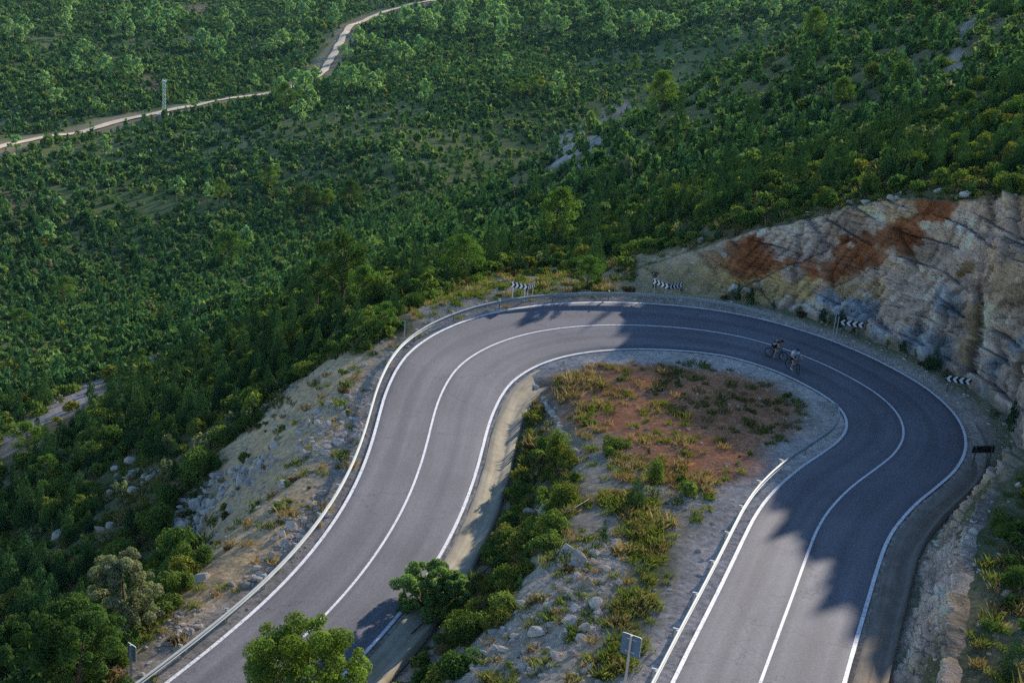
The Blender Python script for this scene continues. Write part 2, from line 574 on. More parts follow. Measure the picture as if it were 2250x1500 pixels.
PO = {k: world_poly(v) for k, v in {
    'scree': [(850,745),(770,790),(640,840),(560,940),(485,985),(440,1150),(412,1300),(330,1470),(340,1499),(450,1420),(560,1325),(680,1200),(770,1050),(830,880)],
    'pile': [(372,1170),(385,1105),(420,1075),(480,1030),(560,1003),(618,1005),(560,1065),(520,1097),(480,1110),(450,1145),(440,1180),(420,1200),(395,1195)],
    'path_clear': [(0,960),(60,925),(130,875),(215,825),(245,850),(190,925),(110,970),(40,1040),(0,1075)],
    'heap_clear': [(225,1105),(240,1025),(290,990),(368,1015),(372,1075),(330,1130),(250,1135)],
    'group_clear': [(195,1140),(272,1140),(278,1220),(205,1220)],
    'dirt_clear': [(78,1205),(150,1170),(160,1215),(100,1260)],
    'row_clear': [(1160,838),(1200,838),(1245,910),(1290,1000),(1262,1015),(1212,940)],
    'path': [(0,965),(60,930),(130,880),(215,830),(225,858),(170,900),(90,935),(30,985),(0,1010)],
    'path_b': [(250,820),(330,780),(390,775),(330,815)],
    'dirt_b': [(85,1215),(145,1180),(140,1205),(95,1235)],
    'mound': [(900,690),(1000,640),(1130,600),(1240,590),(1300,640),(1250,648),(1080,662),(960,700),(910,728)],
    'sand': [(1300,560),(1420,560),(1560,545),(1580,570),(1650,640),(1640,662),(1450,655),(1320,640)],
    'red': [(1300,850),(1420,800),(1560,810),(1700,840),(1760,900),(1740,960),(1640,1040),(1560,1070),(1440,1060),(1380,1010),(1330,940)],
    'brown': [(1190,840),(1300,800),(1460,800),(1560,850),(1540,900),(1420,930),(1320,950),(1240,930)],
    'rocky': [(1290,1160),(1385,1170),(1385,1260),(1320,1420),(1290,1499),(1000,1499),(1030,1420),(1190,1230)],
    'green': [(1330,1085),(1440,1095),(1475,1240),(1420,1370),(1350,1499),(1260,1499),(1350,1370),(1390,1230),(1370,1170)],
    'bankdark': [(1165,860),(1220,950),(1230,1010),(1290,1110),(1190,1210),(1050,1300),(930,1420),(840,1499),(760,1499),(900,1330),(1000,1240),(1060,1120),(1120,980)],
    'pale': [(1195,345),(1230,290),(1290,265),(1335,250),(1330,285),(1310,330),(1290,345),(1270,410),(1245,400),(1260,350),(1215,370)],
    'pale_b': [(1345,235),(1385,225),(1390,245),(1350,262)],
    'trail': [(2080,150),(2125,40),(2140,40),(2105,120),(2120,150),(2090,165)],
    'redfar': [(370,15),(450,10),(460,30),(400,34)],
    'redfar_b': [(320,160),(350,165),(355,200),(300,205),(310,190)],
    'redfar_c': [(0,400),(15,420),(40,450),(110,450),(60,480),(0,470)],
    'yellow': [(1960,265),(2080,255),(2220,265),(2230,290),(2080,300),(1990,290)],
}.items()}
# ------------------------------------------------------------------ dirt track in the valley
TRACK_PX = [(-260,395),(-120,358),(0,326),(60,311),(130,299),(200,287),(250,271),(310,257),(362,246),(430,234),(490,221),(550,212),(600,206),(640,192),(668,180),(690,172),(704,164),(722,138),(740,108),(757,76),(790,52),(830,33),(870,20),(920,8),(965,0),(1040,-12),(1120,-22)]
TRK = np.array([h for h in (hit(*p) for p in TRACK_PX) if h is not None])
_ts = np.r_[0, np.cumsum(np.linalg.norm(np.diff(TRK[:, :2], axis=0), axis=1))]
_tq = np.arange(0, _ts[-1], 3.0)
TRC = _spline(_ts, TRK[:, :2], _tq)
for _ in range(6):
    TRC[1:-1] = TRC[1:-1] * .5 + (TRC[:-2] + TRC[2:]) * .25


def track_dist(x, y):
    out = np.full(len(x), 999.0)
    m = (y > 250)
    idx = np.where(m)[0]
    for a in range(0, len(idx), 20000):
        k = idx[a:a + 20000]
        out[k] = np.sqrt(((x[k, None] - TRC[None, :, 0]) ** 2 + (y[k, None] - TRC[None, :, 1]) ** 2).min(1))
    return out


# ------------------------------------------------------------------ ground colour (earth, dry grass, gravel, bare rock)
def ground_colour(x, y):
    n = len(x)
    r = np.hypot(x, y)
    a = fbm(x / 9, y / 9, 0, 4, 21); b = fbm(x / 30, y / 30, 0, 4, 27); c = fbm(x / 1.7, y / 1.7, 0, 4, 33)
    far = sstep((r - 150) / 150)
    col = np.empty((n, 3))
    # hillside earth: olive brown with drier and greener patches
    e0 = np.array((.150, .130, .070)); e1 = np.array((.27, .22, .125)); e2 = np.array((.105, .130, .048))
    t = np.clip(.45 + a * .8 + c * .25, 0, 1)[:, None]
    col[:] = e0 * (1 - t) + e1 * t
    t = np.clip(b * 1.6 + .15 + c * .2, 0, 1)[:, None]
    col = col * (1 - .75 * t) + e2 * .75 * t
    # valley floor greener
    v0 = np.array((.15, .185, .070)); v1 = np.array((.33, .31, .135))
    t = np.clip(.35 + a * .7 + b * .6, 0, 1)[:, None]
    vc = v0 * (1 - t) + v1 * t
    col = col * (1 - far[:, None]) + vc * far[:, None]

    def put(key, rgb, amt=1.0, soft=1.2, wob=1.0, seed=0, var=.18, keep=0.0):
        nonlocal col
        k = in_poly(x, y, PO[key], soft, wob, seed)
        if keep: k = k * np.clip(1 - keep * (.5 + a + c * .6), 0, 1)
        k = (k * amt)[:, None]
        rc = np.array(rgb)[None] * (1 + var * (c + .6 * a))[:, None]
        col = col * (1 - k) + rc * k
    put('scree', (.62, .43, .235), 1, 2.0, 1.2, 1)
    put('path', (.40, .335, .30), .95, 1.5, 1.0, 2)
    put('path_b', (.38, .31, .24), .9, 1.5, 1.0, 2)
    put('dirt_b', (.36, .25, .15), .9, 1.5, .6, 2)
    put('mound', (.44, .36, .26), .95, 1.5, .8, 3)
    put('sand', (.44, .33, .17), .95, 1.5, .8, 4)
    put('pale', (.54, .495, .46), 1.0, 1.0, 2.5, 5, .3, .45)
    put('pale_b', (.46, .40, .36), .9, 1.5, 1.0, 6)
    put('trail', (.40, .36, .32), .9, 1.0, 1.0, 7)
    put('redfar', (.36, .22, .16), .9, 6, 8, 8)
    put('redfar_b', (.32, .19, .12), .9, 6, 6, 9)
    put('redfar_c', (.32, .20, .13), .8, 6, 6, 10)
    put('yellow', (.24, .21, .06), .7, 3, 2, 11)
    # track verges
    td = track_dist(x, y)
    k = (sstep((8.5 + 3 * a - td) / 3) * .9)[:, None]
    col = col * (1 - k) + np.array((.44, .33, .20)) * k
    # around the road
    m = (x > -60) & (x < 75) & (y > 20) & (y < 140)
    if m.any():
        xs, ys = x[m], y[m]
        S, Q = nearest_road(xs, ys)
        (cx_, cy_, rz, wl, wr, bb), _, _ = road_at(S)
        oo, oi = Q - wl, -Q - wr
        cm = col[m]; cc = c[m]; aa = a[m]
        # inside the bend: stony earth
        ins = sstep((oi - .2) / 1.5) * (oi < 24) * (Q < 0)
        k = (ins * np.clip(.8 + aa * .3, 0, 1))[:, None]
        cm = cm * (1 - k) + np.array((.44, .35, .26)) * k
        # gravel verges
        k = (sstep((2.6 + aa - oo) / 1.6) * (oo > 0) * .95)[:, None]
        cm = cm * (1 - k) + (np.array((.40, .33, .27)) * (1 + .25 * cc)[:, None]) * k
        vw = np.where(S > 46, 3.4, 2.0)
        k = (sstep((vw + 1.4 * aa - oi) / 1.6) * (oi > 0) * .95)[:, None]
        cm = cm * (1 - k) + (np.array((.54, .455, .39)) * (1 + .25 * cc)[:, None]) * k
        col[m] = cm
    put('brown', (.30, .155, .085), .9, 1.5, .9, 12, .3)
    put('red', (.50, .215, .105), .95, 2.0, 1.3, 13, .25)
    put('rocky', (.48, .385, .285), .9, 1.5, .9, 14, .3)
    put('green', (.14, .145, .05), .85, 1.2, .8, 15, .3)
    put('bankdark', (.15, .125, .075), .8, 1.2, .8, 16, .3)
    # thin dark humus and pale stone flecks
    f = np.clip(fbm(x / .7, y / .7, 0, 3, 41) * 2 - .7, 0, 1)[:, None] * (1 - far[:, None])
    col = col * (1 - .4 * f) + col * .5 * .4 * f
    return np.clip(col, .01, .8)


def earth_mat(name, bump=0.35, speck=True):
    m, nt, out = new_mat(name)
    at = N(nt, 'ShaderNodeAttribute', attribute_name='col')
    geo = N(nt, 'ShaderNodeNewGeometry')
    n1 = noise(nt, 3.0, 6, 0.65, geo.outputs['Position']); n2 = noise(nt, 0.6, 4, 0.6, geo.outputs['Position'])
    g = ramp(nt, n1.outputs[0], [(0.28, .42), (0.5, 1.0), (0.72, 1.65)])
    c = mixrgb(nt, at.outputs['Color'], g, 0.75, 'MULTIPLY')
    g2 = ramp(nt, n2.outputs[0], [(0.3, .75), (0.7, 1.25)])
    c = mixrgb(nt, c, g2, 0.6, 'MULTIPLY')
    if speck:
        vo = N(nt, 'ShaderNodeTexVoronoi', in_Scale=4.5)
        nt.links.new(geo.outputs['Position'], vo.inputs['Vector'])
        k = ramp(nt, vo.outputs['Distance'], [(0.10, 1.0), (0.24, 0.0)])
        n3 = noise(nt, 0.9, 2, 0.5, geo.outputs['Position'])
        k2 = ramp(nt, n3.outputs[0], [(0.40, 0.0), (0.60, 0.85)])
        kk = mixrgb(nt, k, k2, 1.0, 'MULTIPLY')
        c = mixrgb(nt, c, (.46, .39, .31), kk)
    d = N(nt, 'ShaderNodeBsdfDiffuse', in_Roughness=1.0)
    nt.links.new(c, d.inputs['Color'])
    n4 = noise(nt, 5.0, 6, 0.7, geo.outputs['Position'])
    bp = N(nt, 'ShaderNodeBump', in_Strength=bump, in_Distance=0.25)
    nt.links.new(n4.outputs[0], bp.inputs['Height']); nt.links.new(bp.outputs[0], d.inputs['Normal'])
    nt.links.new(d.outputs[0], out.inputs[0])
    return m


M_EARTH = earth_mat('earth')
_gc = ground_colour(TV[:, 0], TV[:, 1])
terrain = mesh_obj('ground', TV, TF, M_EARTH, smooth=True, attrs={'col': ('POINT', 'FLOAT_COLOR', np.c_[_gc, np.ones(len(_gc))])})
tag(terrain, kind='structure')

# the dirt track itself
tv, tf = [], []
w = 1.75
for i, p in enumerate(TRC):
    t = TRC[min(i + 1, len(TRC) - 1)] - TRC[max(i - 1, 0)]; t /= np.linalg.norm(t)
    nrm = np.array([-t[1], t[0]])
    for k in (-1, -.34, .34, 1):
        q = p + nrm * w * k * (1 + .12 * math.sin(i * .7 + k))
        tv.append((q[0], q[1], ground(*q) + .45 + (.05 if abs(k) < .5 else 0)))
for i in range(len(TRC) - 1):
    for k in range(3):
        tf.append((i * 4 + k, i * 4 + k + 1, i * 4 + 5 + k, i * 4 + 4 + k))
track = mesh_obj('dirt_track', tv, tf, simple_mat('track_dust', (.56, .47, .36), .95, 0, .12, .35, 0), smooth=True)
tag(track, kind='structure')

# ------------------------------------------------------------------ asphalt road with painted lines
def strip(name, S, q0, q1, nq, dz, mat, parent=None, drop=0.0, follow=True):
    vs, fs, qa = [], [], []
    a0 = q0(S) if callable(q0) else np.full(len(S), q0)
    a1 = q1(S) if callable(q1) else np.full(len(S), q1)
    for k in range(nq):
        t = k / (nq - 1)
        p = road_pt(S, a0 * (1 - t) + a1 * t, dz)
        if drop and k in (0, nq - 1): p[:, 2] -= drop
        vs.append(p); qa.append(a0 * (1 - t) + a1 * t)
    V = np.stack(vs, 1).reshape(-1, 3); Q = np.stack(qa, 1).ravel()
    n = len(S)
    i = (np.arange(n - 1)[:, None] * nq + np.arange(nq - 1)[None]).ravel()
    F = np.stack([i, i + nq, i + nq + 1, i + 1], 1)[:, ::-1]
    uv = np.stack([np.repeat(S, nq), Q, np.zeros(len(Q))], 1)
    return mesh_obj(name, V, F, mat, parent, smooth=True, attrs={'lane': ('POINT', 'FLOAT_VECTOR', uv)})


def asphalt_mat():
    m, nt, out = new_mat('asphalt')
    at = N(nt, 'ShaderNodeAttribute', attribute_name='lane')
    geo = N(nt, 'ShaderNodeNewGeometry')
    sep = N(nt, 'ShaderNodeSeparateXYZ'); nt.links.new(at.outputs['Vector'], sep.inputs[0])
    # wheel tracks: a function of the distance from the centre line
    ab = N(nt, 'ShaderNodeMath', operation='ABSOLUTE'); nt.links.new(sep.outputs['Y'], ab.inputs[0])
    wv = N(nt, 'ShaderNodeMath', operation='MULTIPLY', i1=3.7); nt.links.new(ab.outputs[0], wv.inputs[0])
    co = N(nt, 'ShaderNodeMath', operation='COSINE'); nt.links.new(wv.outputs[0], co.inputs[0])
    mp = N(nt, 'ShaderNodeMapping'); mp.inputs['Scale'].default_value = (.06, 1.3, 1)
    nt.links.new(at.outputs['Vector'], mp.inputs[0])
    st = noise(nt, 1.0, 5, .6, mp.outputs[0])
    fine = noise(nt, 9.0, 4, .75, geo.outputs['Position'])
    big = noise(nt, .22, 4, .55, geo.outputs['Position'])
    c = ramp(nt, fine.outputs[0], [(.25, (.092, .088, .099)), (.5, (.132, .126, .138)), (.75, (.182, .174, .186))])
    s2 = ramp(nt, st.outputs[0], [(.3, .70), (.7, 1.25)])
    c = mixrgb(nt, c, s2, .65, 'MULTIPLY')
    b2 = ramp(nt, big.outputs[0], [(.3, .82), (.7, 1.17)])
    c = mixrgb(nt, c, b2, .8, 'MULTIPLY')
    k = ramp(nt, co.outputs[0], [(0.0, 1.10), (1.0, .86)])
    c = mixrgb(nt, c, k, .8, 'MULTIPLY')
    # hairline cracks
    vo = N(nt, 'ShaderNodeTexVoronoi', feature='DISTANCE_TO_EDGE', in_Scale=.16)
    wob = noise(nt, 1.2, 4, .6, geo.outputs['Position'])
    wc = N(nt, 'ShaderNodeVectorMath', operation='ADD'); nt.links.new(geo.outputs['Position'], wc.inputs[0])
    ws = N(nt, 'ShaderNodeVectorMath', operation='SCALE'); ws.inputs['Scale'].default_value = 1.6
    nt.links.new(wob.outputs['Color'], ws.inputs[0]); nt.links.new(ws.outputs[0], wc.inputs[1])
    nt.links.new(wc.outputs[0], vo.inputs['Vector'])
    cr = ramp(nt, vo.outputs['Distance'], [(0.0, .5), (.007, 1.0)])
    msk = noise(nt, .11, 2, .5, geo.outputs['Position'])
    mk = ramp(nt, msk.outputs[0], [(.46, 0.0), (.54, .9)])
    c = mixrgb(nt, c, cr, mk, 'MULTIPLY')
    b = N(nt, 'ShaderNodeBsdfPrincipled', in_Roughness=.82)
    b.inputs['Specular IOR Level'].default_value = .25
    nt.links.new(c, b.inputs['Base Color'])
    bp = N(nt, 'ShaderNodeBump', in_Strength=.25, in_Distance=.02)
    f2 = noise(nt, 40.0, 2, .6, geo.outputs['Position'])
    nt.links.new(f2.outputs[0], bp.inputs['Height']); nt.links.new(bp.outputs[0], b.inputs['Normal'])
    nt.links.new(b.outputs[0], out.inputs[0])
    return m


def paint_mat():
    m, nt, out = new_mat('road_paint')
    geo = N(nt, 'ShaderNodeNewGeometry')
    a = noise(nt, 7.0, 5, .7, geo.outputs['Position']); g = noise(nt, .5, 3, .6, geo.outputs['Position'])
    c = ramp(nt, a.outputs[0], [(.36, (.26, .25, .26)), (.45, (.66, .65, .66)), (.8, (.80, .79, .79))])
    k = ramp(nt, g.outputs[0], [(.3, .88), (.7, 1.05)])
    c = mixrgb(nt, c, k, 1, 'MULTIPLY')
    b = N(nt, 'ShaderNodeBsdfPrincipled', in_Roughness=.7)
    nt.links.new(c, b.inputs['Base Color']); nt.links.new(b.outputs[0], out.inputs[0])
    return m


def WL(s): return np.interp(s, RS, RC[:, 3])
def WR(s): return np.interp(s, RS, RC[:, 4])


M_ASPH, M_PAINT = asphalt_mat(), paint_mat()
SR = np.arange(RS[0] + .5, RS[-1] - .5, .5)
road = strip('road', SR, lambda s: -WR(s) - .34 - .13 * fbm(s / 1.3, s * 0, 0, 3, 7), lambda s: WL(s) + .32 + .13 * fbm(s / 1.2, s * 0 + 5, 0, 3, 8), 17, 0.0, M_ASPH, drop=.16)
tag(road, kind='structure')
strip('edge_line', SR, lambda s: WL(s) - .085, lambda s: WL(s) + .085, 2, .012, M_PAINT, road)
strip('edge_line', SR, lambda s: -WR(s) - .085, lambda s: -WR(s) + .085, 2, .012, M_PAINT, road)
strip('centre_line', SR, -.065, .065, 2, .012, M_PAINT, road)

# paved V gutters
def concrete_mat(name, c0, c1, streak=.5):
    m, nt, out = new_mat(name)
    geo = N(nt, 'ShaderNodeNewGeometry'); at = N(nt, 'ShaderNodeAttribute', attribute_name='lane')
    a = noise(nt, 1.1, 6, .65, geo.outputs['Position'])
    mp = N(nt, 'ShaderNodeMapping'); mp.inputs['Scale'].default_value = (.25, 5, 1); nt.links.new(at.outputs['Vector'], mp.inputs[0])
    s = noise(nt, 1.0, 4, .6, mp.outputs[0])
    c = ramp(nt, a.outputs[0], [(.3, c0), (.7, c1)])
    k = ramp(nt, s.outputs[0], [(.32, .6), (.6, 1.1)])
    c = mixrgb(nt, c, k, streak, 'MULTIPLY')
    f = noise(nt, 14, 3, .7, geo.outputs['Position'])
    k = ramp(nt, f.outputs[0], [(.3, .8), (.7, 1.15)])
    c = mixrgb(nt, c, k, .8, 'MULTIPLY')
    b = N(nt, 'ShaderNodeBsdfDiffuse'); nt.links.new(c, b.inputs[0])
    nt.links.new(b.outputs[0], out.inputs[0])
    return m


def gutter(name, S, fn, o_list, z_list, mat, wscale):
    vs, la = [], []
    for o, z in zip(o_list, z_list):
        oo = .30 + (o - .30) * wscale(S)
        p = fn(S, oo, 0.0)
        p[:, 2] += z + fbm(S / 3.0, np.full(len(S), o), 0, 3, 77) * .03
        vs.append(p); la.append(np.stack([S, oo, 0 * S], 1))
    nq = len(o_list); n = len(S)
    V = np.stack(vs, 1).reshape(-1, 3); A = np.stack(la, 1).reshape(-1, 3)
    i = (np.arange(n - 1)[:, None] * nq + np.arange(nq - 1)[None]).ravel()
    F = np.stack([i, i + nq, i + nq + 1, i + 1], 1)
    if fn is inner_pt: F = F[:, ::-1]
    F = F[:, ::-1] if fn is outer_pt else F
    return mesh_obj(name, V, F, mat, smooth=False, attrs={'lane': ('POINT', 'FLOAT_VECTOR', A)})


g1 = gutter('concrete_gutter', np.arange(-8, 46.6, .4), inner_pt, [.26, .36, .9, 1.32, 1.46, 1.95, 2.05], [-.14, -.05, -.17, -.30, -.28, -.02, -.4], concrete_mat('gutter_concrete', (.33, .275, .19), (.44, .385, .29)), lambda s: np.interp(s, [0, 26, 38, 43, 46.6], [.82, .92, 1.0, 1.25, 1.55]))
tag(g1, kind='structure')
g2 = gutter('roadside_gutter', np.arange(84, RS[-1] - 1, .4), outer_pt, [.26, .36, .95, 1.18, 1.32, 1.60, 1.7], [-.14, -.05, -.12, -.26, -.24, .05, -.4], concrete_mat('gutter_mortar', (.20, .165, .13), (.30, .25, .20), .6), lambda s: np.interp(s, [84, 90, 96, 110], [.55, .85, 1.0, 1.0]))
tag(g2, kind='structure')
# ------------------------------------------------------------------ rock cut beside the bend
def build_cliff():
    S = np.arange(57.5, RS[-1] - 1.0, .085)
    NV = 140
    ob = prof(S, 1) + .05
    sb = prof(S, 6)
    cl = prof(S, 5)
    zb = outer_pt(S, ob, 0.0)
    lip = outer_pt(S, ob + .55 + sb + .5, 0)
    zl = height(lip[:, 0], lip[:, 1]) + .05
    fade = sstep((S - 57.5) / 4.0)
    v = np.linspace(0, 1, NV)
    V = np.empty((len(S), NV + 3, 3))
    wav = fbm(S / 6.0, 0 * S, 3.0, 3, 61) * .55 * fade
    for j, t in enumerate(v):
        # foot slope of debris, then a steep face leaning back a little towards the lip
        k = .30 * sstep(t / .18) + .70 * (t ** 1.25)
        o = ob + (sb * .92) * k + wav * math.sin(t * 3.0)
        p = outer_pt(S, o, 0)
        z0 = zb[:, 2] - .35
        p[:, 2] = z0 + (np.maximum(zl, z0 + .12) - z0) * (t ** .92)
        V[:, j] = p
    for j, (a, dz) in enumerate(((.35, -.02), (.9, -.18), (1.9, -.75))):
        p = outer_pt(S, ob + sb * .92 + a, 0)
        h = height(p[:, 0], p[:, 1])
        p[:, 2] = np.maximum(zl + dz, h * 0 + zl + dz)
        V[:, NV + j] = p
    n = len(S); nq = NV + 3
    # outward direction of the face
    nx = np.interp(S, RS, RN[:, 0]); ny = np.interp(S, RS, RN[:, 1])
    nr = np.stack([-nx, -ny, 0 * nx + .45], 1); nr /= np.linalg.norm(nr, axis=1, keepdims=True)
    X, Y, Z = V[..., 0], V[..., 1], V[..., 2]
    # beds dip to the right: stretch the cells along the bedding and warp them so that no two blocks look alike
    wx = fbm(X / 2.2, Y / 2.2, Z / 2.2, 3, 71) * .55; wz = fbm(X / 2.6 + 9, Y / 2.6, Z / 2.6, 3, 73) * .5
    u1 = X * .62 + Y * .35 + wx; u2 = Y * .8 - X * .3 + wz; u3 = Z + X * .22 + wz * .7
    f1, f2, c1, t1 = worley(u1 / 3.6, u2 / 3.6, u3 / 2.9, 5)
    g1, g2, c2, t2 = worley(u1 / 1.15 + 5, u2 / 1.15, u3 / .8, 9)
    h1, h2, c3, t3 = worley(X / .42 + wx, Y / .42, Z / .33, 13)
    tall = np.clip((zl - zb[:, 2]) / 5.0, .25, 1)[:, None] * fade[:, None]
    smooth_bank = sstep((S - 96) / 6)[:, None]
    m1 = np.clip(fbm(X / 3.1, Y / 3.1, Z / 3.1, 3, 75) * 2.2 + .35, 0, 1); m2 = np.clip(fbm(X / 1.7, Y / 1.7, Z / 1.7, 3, 76) * 2.4 + .2, 0, 1)
    rid = 1 - np.abs(fbm(X / 1.9, Y / 1.9, Z / 1.3, 5, 78, .6)) * 2.2
    # three families of parallel fractures at two scales: slabs that rise slowly and break off sharply
    w2, w3 = sstep((g2 - g1) / .11), sstep((h2 - h1) / .14)
    d = np.zeros_like(X); crack = np.zeros_like(X); shade = np.ones_like(X)
    big = 1 - .7 * smooth_bank
    for k, (nx_, ny_, nz_, sp, am, cw_) in enumerate(((.28, .12, 1.0, 1.6, .85, .05), (.92, .38, .22, 2.2, 1.6, .045), (.50, -.82, .42, 2.7, 1.5, .045), (-.55, .25, .85, 2.1, .80, .05),
                                                (.30, .52, .90, .52, .30, .09), (.82, -.25, -.52, .66, .34, .09), (-.35, .90, .42, .74, .34, .09), (.15, .1, 1.0, .26, .11, .13))):
        ln_ = math.sqrt(nx_ ** 2 + ny_ ** 2 + nz_ ** 2)
        q = (X * nx_ + Y * ny_ + Z * nz_) / ln_ / sp
        q = q + .55 * fbm(X / (sp * 5), Y / (sp * 5), Z / (sp * 5), 2, 200 + k) + .30 * fbm(q * 1.1, 0 * q + k, 0, 2, 230 + k)
        fl = np.floor(q); fr = q - fl
        cut = .90
        saw = np.where(fr < cut, fr / cut, 1 - (fr - cut) / (1 - cut))
        rnd = _hash(fl, fl * 0 + k, fl * 0, 300 + k)
        mk = np.clip(.40 + fbm(X / (sp * 2.2), Y / (sp * 2.2), Z / (sp * 2.2), 3, 260 + k) * 1.9, 0, 1) * (.12 + .88 * sstep((S - 61.5) / 4.0))[:, None]
        d = d + (saw - .5) * am * (.35 + .9 * rnd) * mk * (big if sp > 1 else 1)
        crack = np.maximum(crack, np.exp(-np.abs(fr - .985) / cw_) * np.clip(mk * 1.35, 0, 1) * (big if sp > 1 else .85))
        d = d - (.30 if sp > 1 else .08) * np.exp(-np.abs(fr - .985) / (cw_ * 1.3)) * mk * (big if sp > 1 else 1)
        shade = shade * (1 + (.62 if sp > 1 else .34) * (rnd - .5) * mk)
    d = d + w2 * ((c2 - .5) * .22 + t2 * .5) * m2 - .16 * (1 - w2) * m2 + w3 * ((c3 - .5) * .09 + t3 * .28) - .03 * (1 - w3) + fbm(X / .35, Y / .35, Z / .35, 3, 81) * .05 + fbm(X / 4.5, Y / 4.5, Z / 4.5, 3, 85) * .6
    tt = np.r_[v, 1, 1, 1]
    d = d * tall * (.35 + .65 * sstep(tt / .1))[None]
    d[:, NV + 1:] = 0
    P = V + nr[:, None, :] * d[..., None]
    P[..., 2] -= np.abs(d) * 0
    # colours of the stone
    x, y, z = P[..., 0].ravel(), P[..., 1].ravel(), P[..., 2].ravel()
    a = fbm(x / 2.6, y / 2.6, z / 1.8, 4, 91); b = fbm(x / .8, y / .8, z / .6, 3, 95); c = fbm(x / 7, y / 7, z / 5, 3, 99)
    grey = np.array((.55, .43, .345)); pink = np.array((.64, .46, .35)); tan = np.array((.58, .39, .18)); rust = np.array((.30, .105, .040)); blue = np.array((.34, .365, .385)); brown = np.array((.28, .175, .075))
    t = np.clip(.5 + a * .9, 0, 1)[:, None]
    col = grey * (1 - t) + pink * t
    t = np.clip(c * 1.6 + b * .6 + a * .5 + .15, 0, 1)[:, None] * .85
    col = col * (1 - t) + tan * t
    bv = BVHTree.FromPolygons([tuple(q) for q in P.reshape(-1, 3).tolist()],
                              (lambda i: np.stack([i, i + nq, i + nq + 1, i + 1], 1))((np.arange(n - 1)[:, None] * nq + np.arange(nq - 1)[None]).ravel()).tolist())

    def blob(px, py, r_, rgb, amt=.9):
        nonlocal col
        h = hit(px, py, bv)
        if h is None: return
        dd = np.sqrt((x - h[0]) ** 2 + (y - h[1]) ** 2 + ((z - h[2]) * 1.25) ** 2)
        k = (sstep((r_ * (1 + .9 * a + .5 * b) - dd) / .4) * amt)[:, None]
        col = col * (1 - k) + (rgb[None] * (1 + .45 * b[:, None])) * k
    for q in ((1550,600,2.2),(1500,610,2.0),(1600,640,1.8),(1650,640,1.4),(1700,640,1.6),(1760,640,1.2),(1580,570,1.2),(1640,615,1.5),(1780,610,1.0)): blob(*q, tan * np.array((.95, .95, .85)), .85)
    for q in ((1660,570,1.3),(1615,560,1.1),(1640,545,1.0),(1690,590,.9),(1735,575,.5),(1860,575,1.2),(1820,592,.9),(1895,562,.9),(1950,520,1.0),(2000,508,1.1),(1900,525,.9),(1870,525,.6),(2062,470,1.1),(2035,462,.9),(2090,455,.7),(1790,600,.6),(1840,610,.7)): blob(q[0], q[1], q[2] * 1.45, rust, .86)
    for q in ((1560,560,1.2),(1700,560,.7),(1780,585,1.2),(1760,560,.8),(1930,560,1.0),(1980,545,1.2),(2030,520,1.2),(2080,480,1.0)): blob(*q, rust * 1.15, .8)
    for q in ((1870,640,1.5),(1930,640,1.2),(1960,760,1.2),(2120,760,1.4),(2140,690,1.3),(1700,625,1.4),(1560,630,1.5)): blob(*q, tan, .7)
    for q in ((2130,585,.75),(2110,600,.5),(1990,700,.5),(1980,660,.45),(2010,730,.5)): blob(*q, brown, .85)
    for q in ((1820,655,.7),(1860,690,1.3),(1900,680,1.0),(1925,730,.8),(2040,780,1.6),(2010,745,1.1),(2080,660,1.1),(2200,800,1.1),(2150,880,1.1),(2210,930,1.0),(2230,760,.8),(2110,1070,1.2),(2090,1100,1.0)): blob(q[0], q[1], q[2] * 1.3, blue, .8)
    for q in ((2130,530,1.4),(2110,500,1.2),(2170,520,1.0),(1880,500,1.1),(1930,480,1.0),(1830,540,.8),(1980,455,.9)): blob(*q, pink * 1.08, .7)
    # sand and earth instead of rock at the low left end
    k = (np.repeat(sstep((64.5 - S) / 3.0)[:, None], nq, 1).ravel() * np.clip(.9 + a * .5, 0, 1))[:, None]
    col = col * (1 - k) + np.array((.40, .30, .16)) * k
    col *= (shade * (.86 + .28 * c2) * (.9 + .2 * c3)).ravel()[:, None]
    col *= (1 - .86 * np.clip(crack.ravel(), 0, 1))[:, None]
    # thin earth over the lip
    soil = np.array((.16, .14, .075))
    k = (np.repeat(np.r_[np.zeros(NV - 2), .5, .8, 1, 1, 1][None], n, 0) * (1 - .75 * smooth_bank)).ravel()[:, None] * np.clip(.75 + a * .7, 0, 1)[:, None]
    col = col * (1 - k) + soil * k
    # debris and earth along the foot
    k = (np.repeat(np.r_[sstep((.08 - v) / .06), 0, 0, 0][None], n, 0) * (1 - .8 * smooth_bank)).ravel()[:, None] * .8
    col = col * (1 - k) + np.array((.25, .20, .15)) * k
    i = (np.arange(n - 1)[:, None] * nq + np.arange(nq - 1)[None]).ravel()
    F = np.stack([i, i + nq, i + nq + 1, i + 1], 1)[:, ::-1]
    P = P.reshape(-1, 3)
    o = mesh_obj('rock_cliff', P, F, rock_mat('cliff_stone', 'col', bump=.9, crack=True), smooth=False, attrs={'col': ('POINT', 'FLOAT_COLOR', np.c_[np.clip(col * 1.32, .015, .8), np.ones(len(P))])})
    tag(o, kind='structure')
    return bv


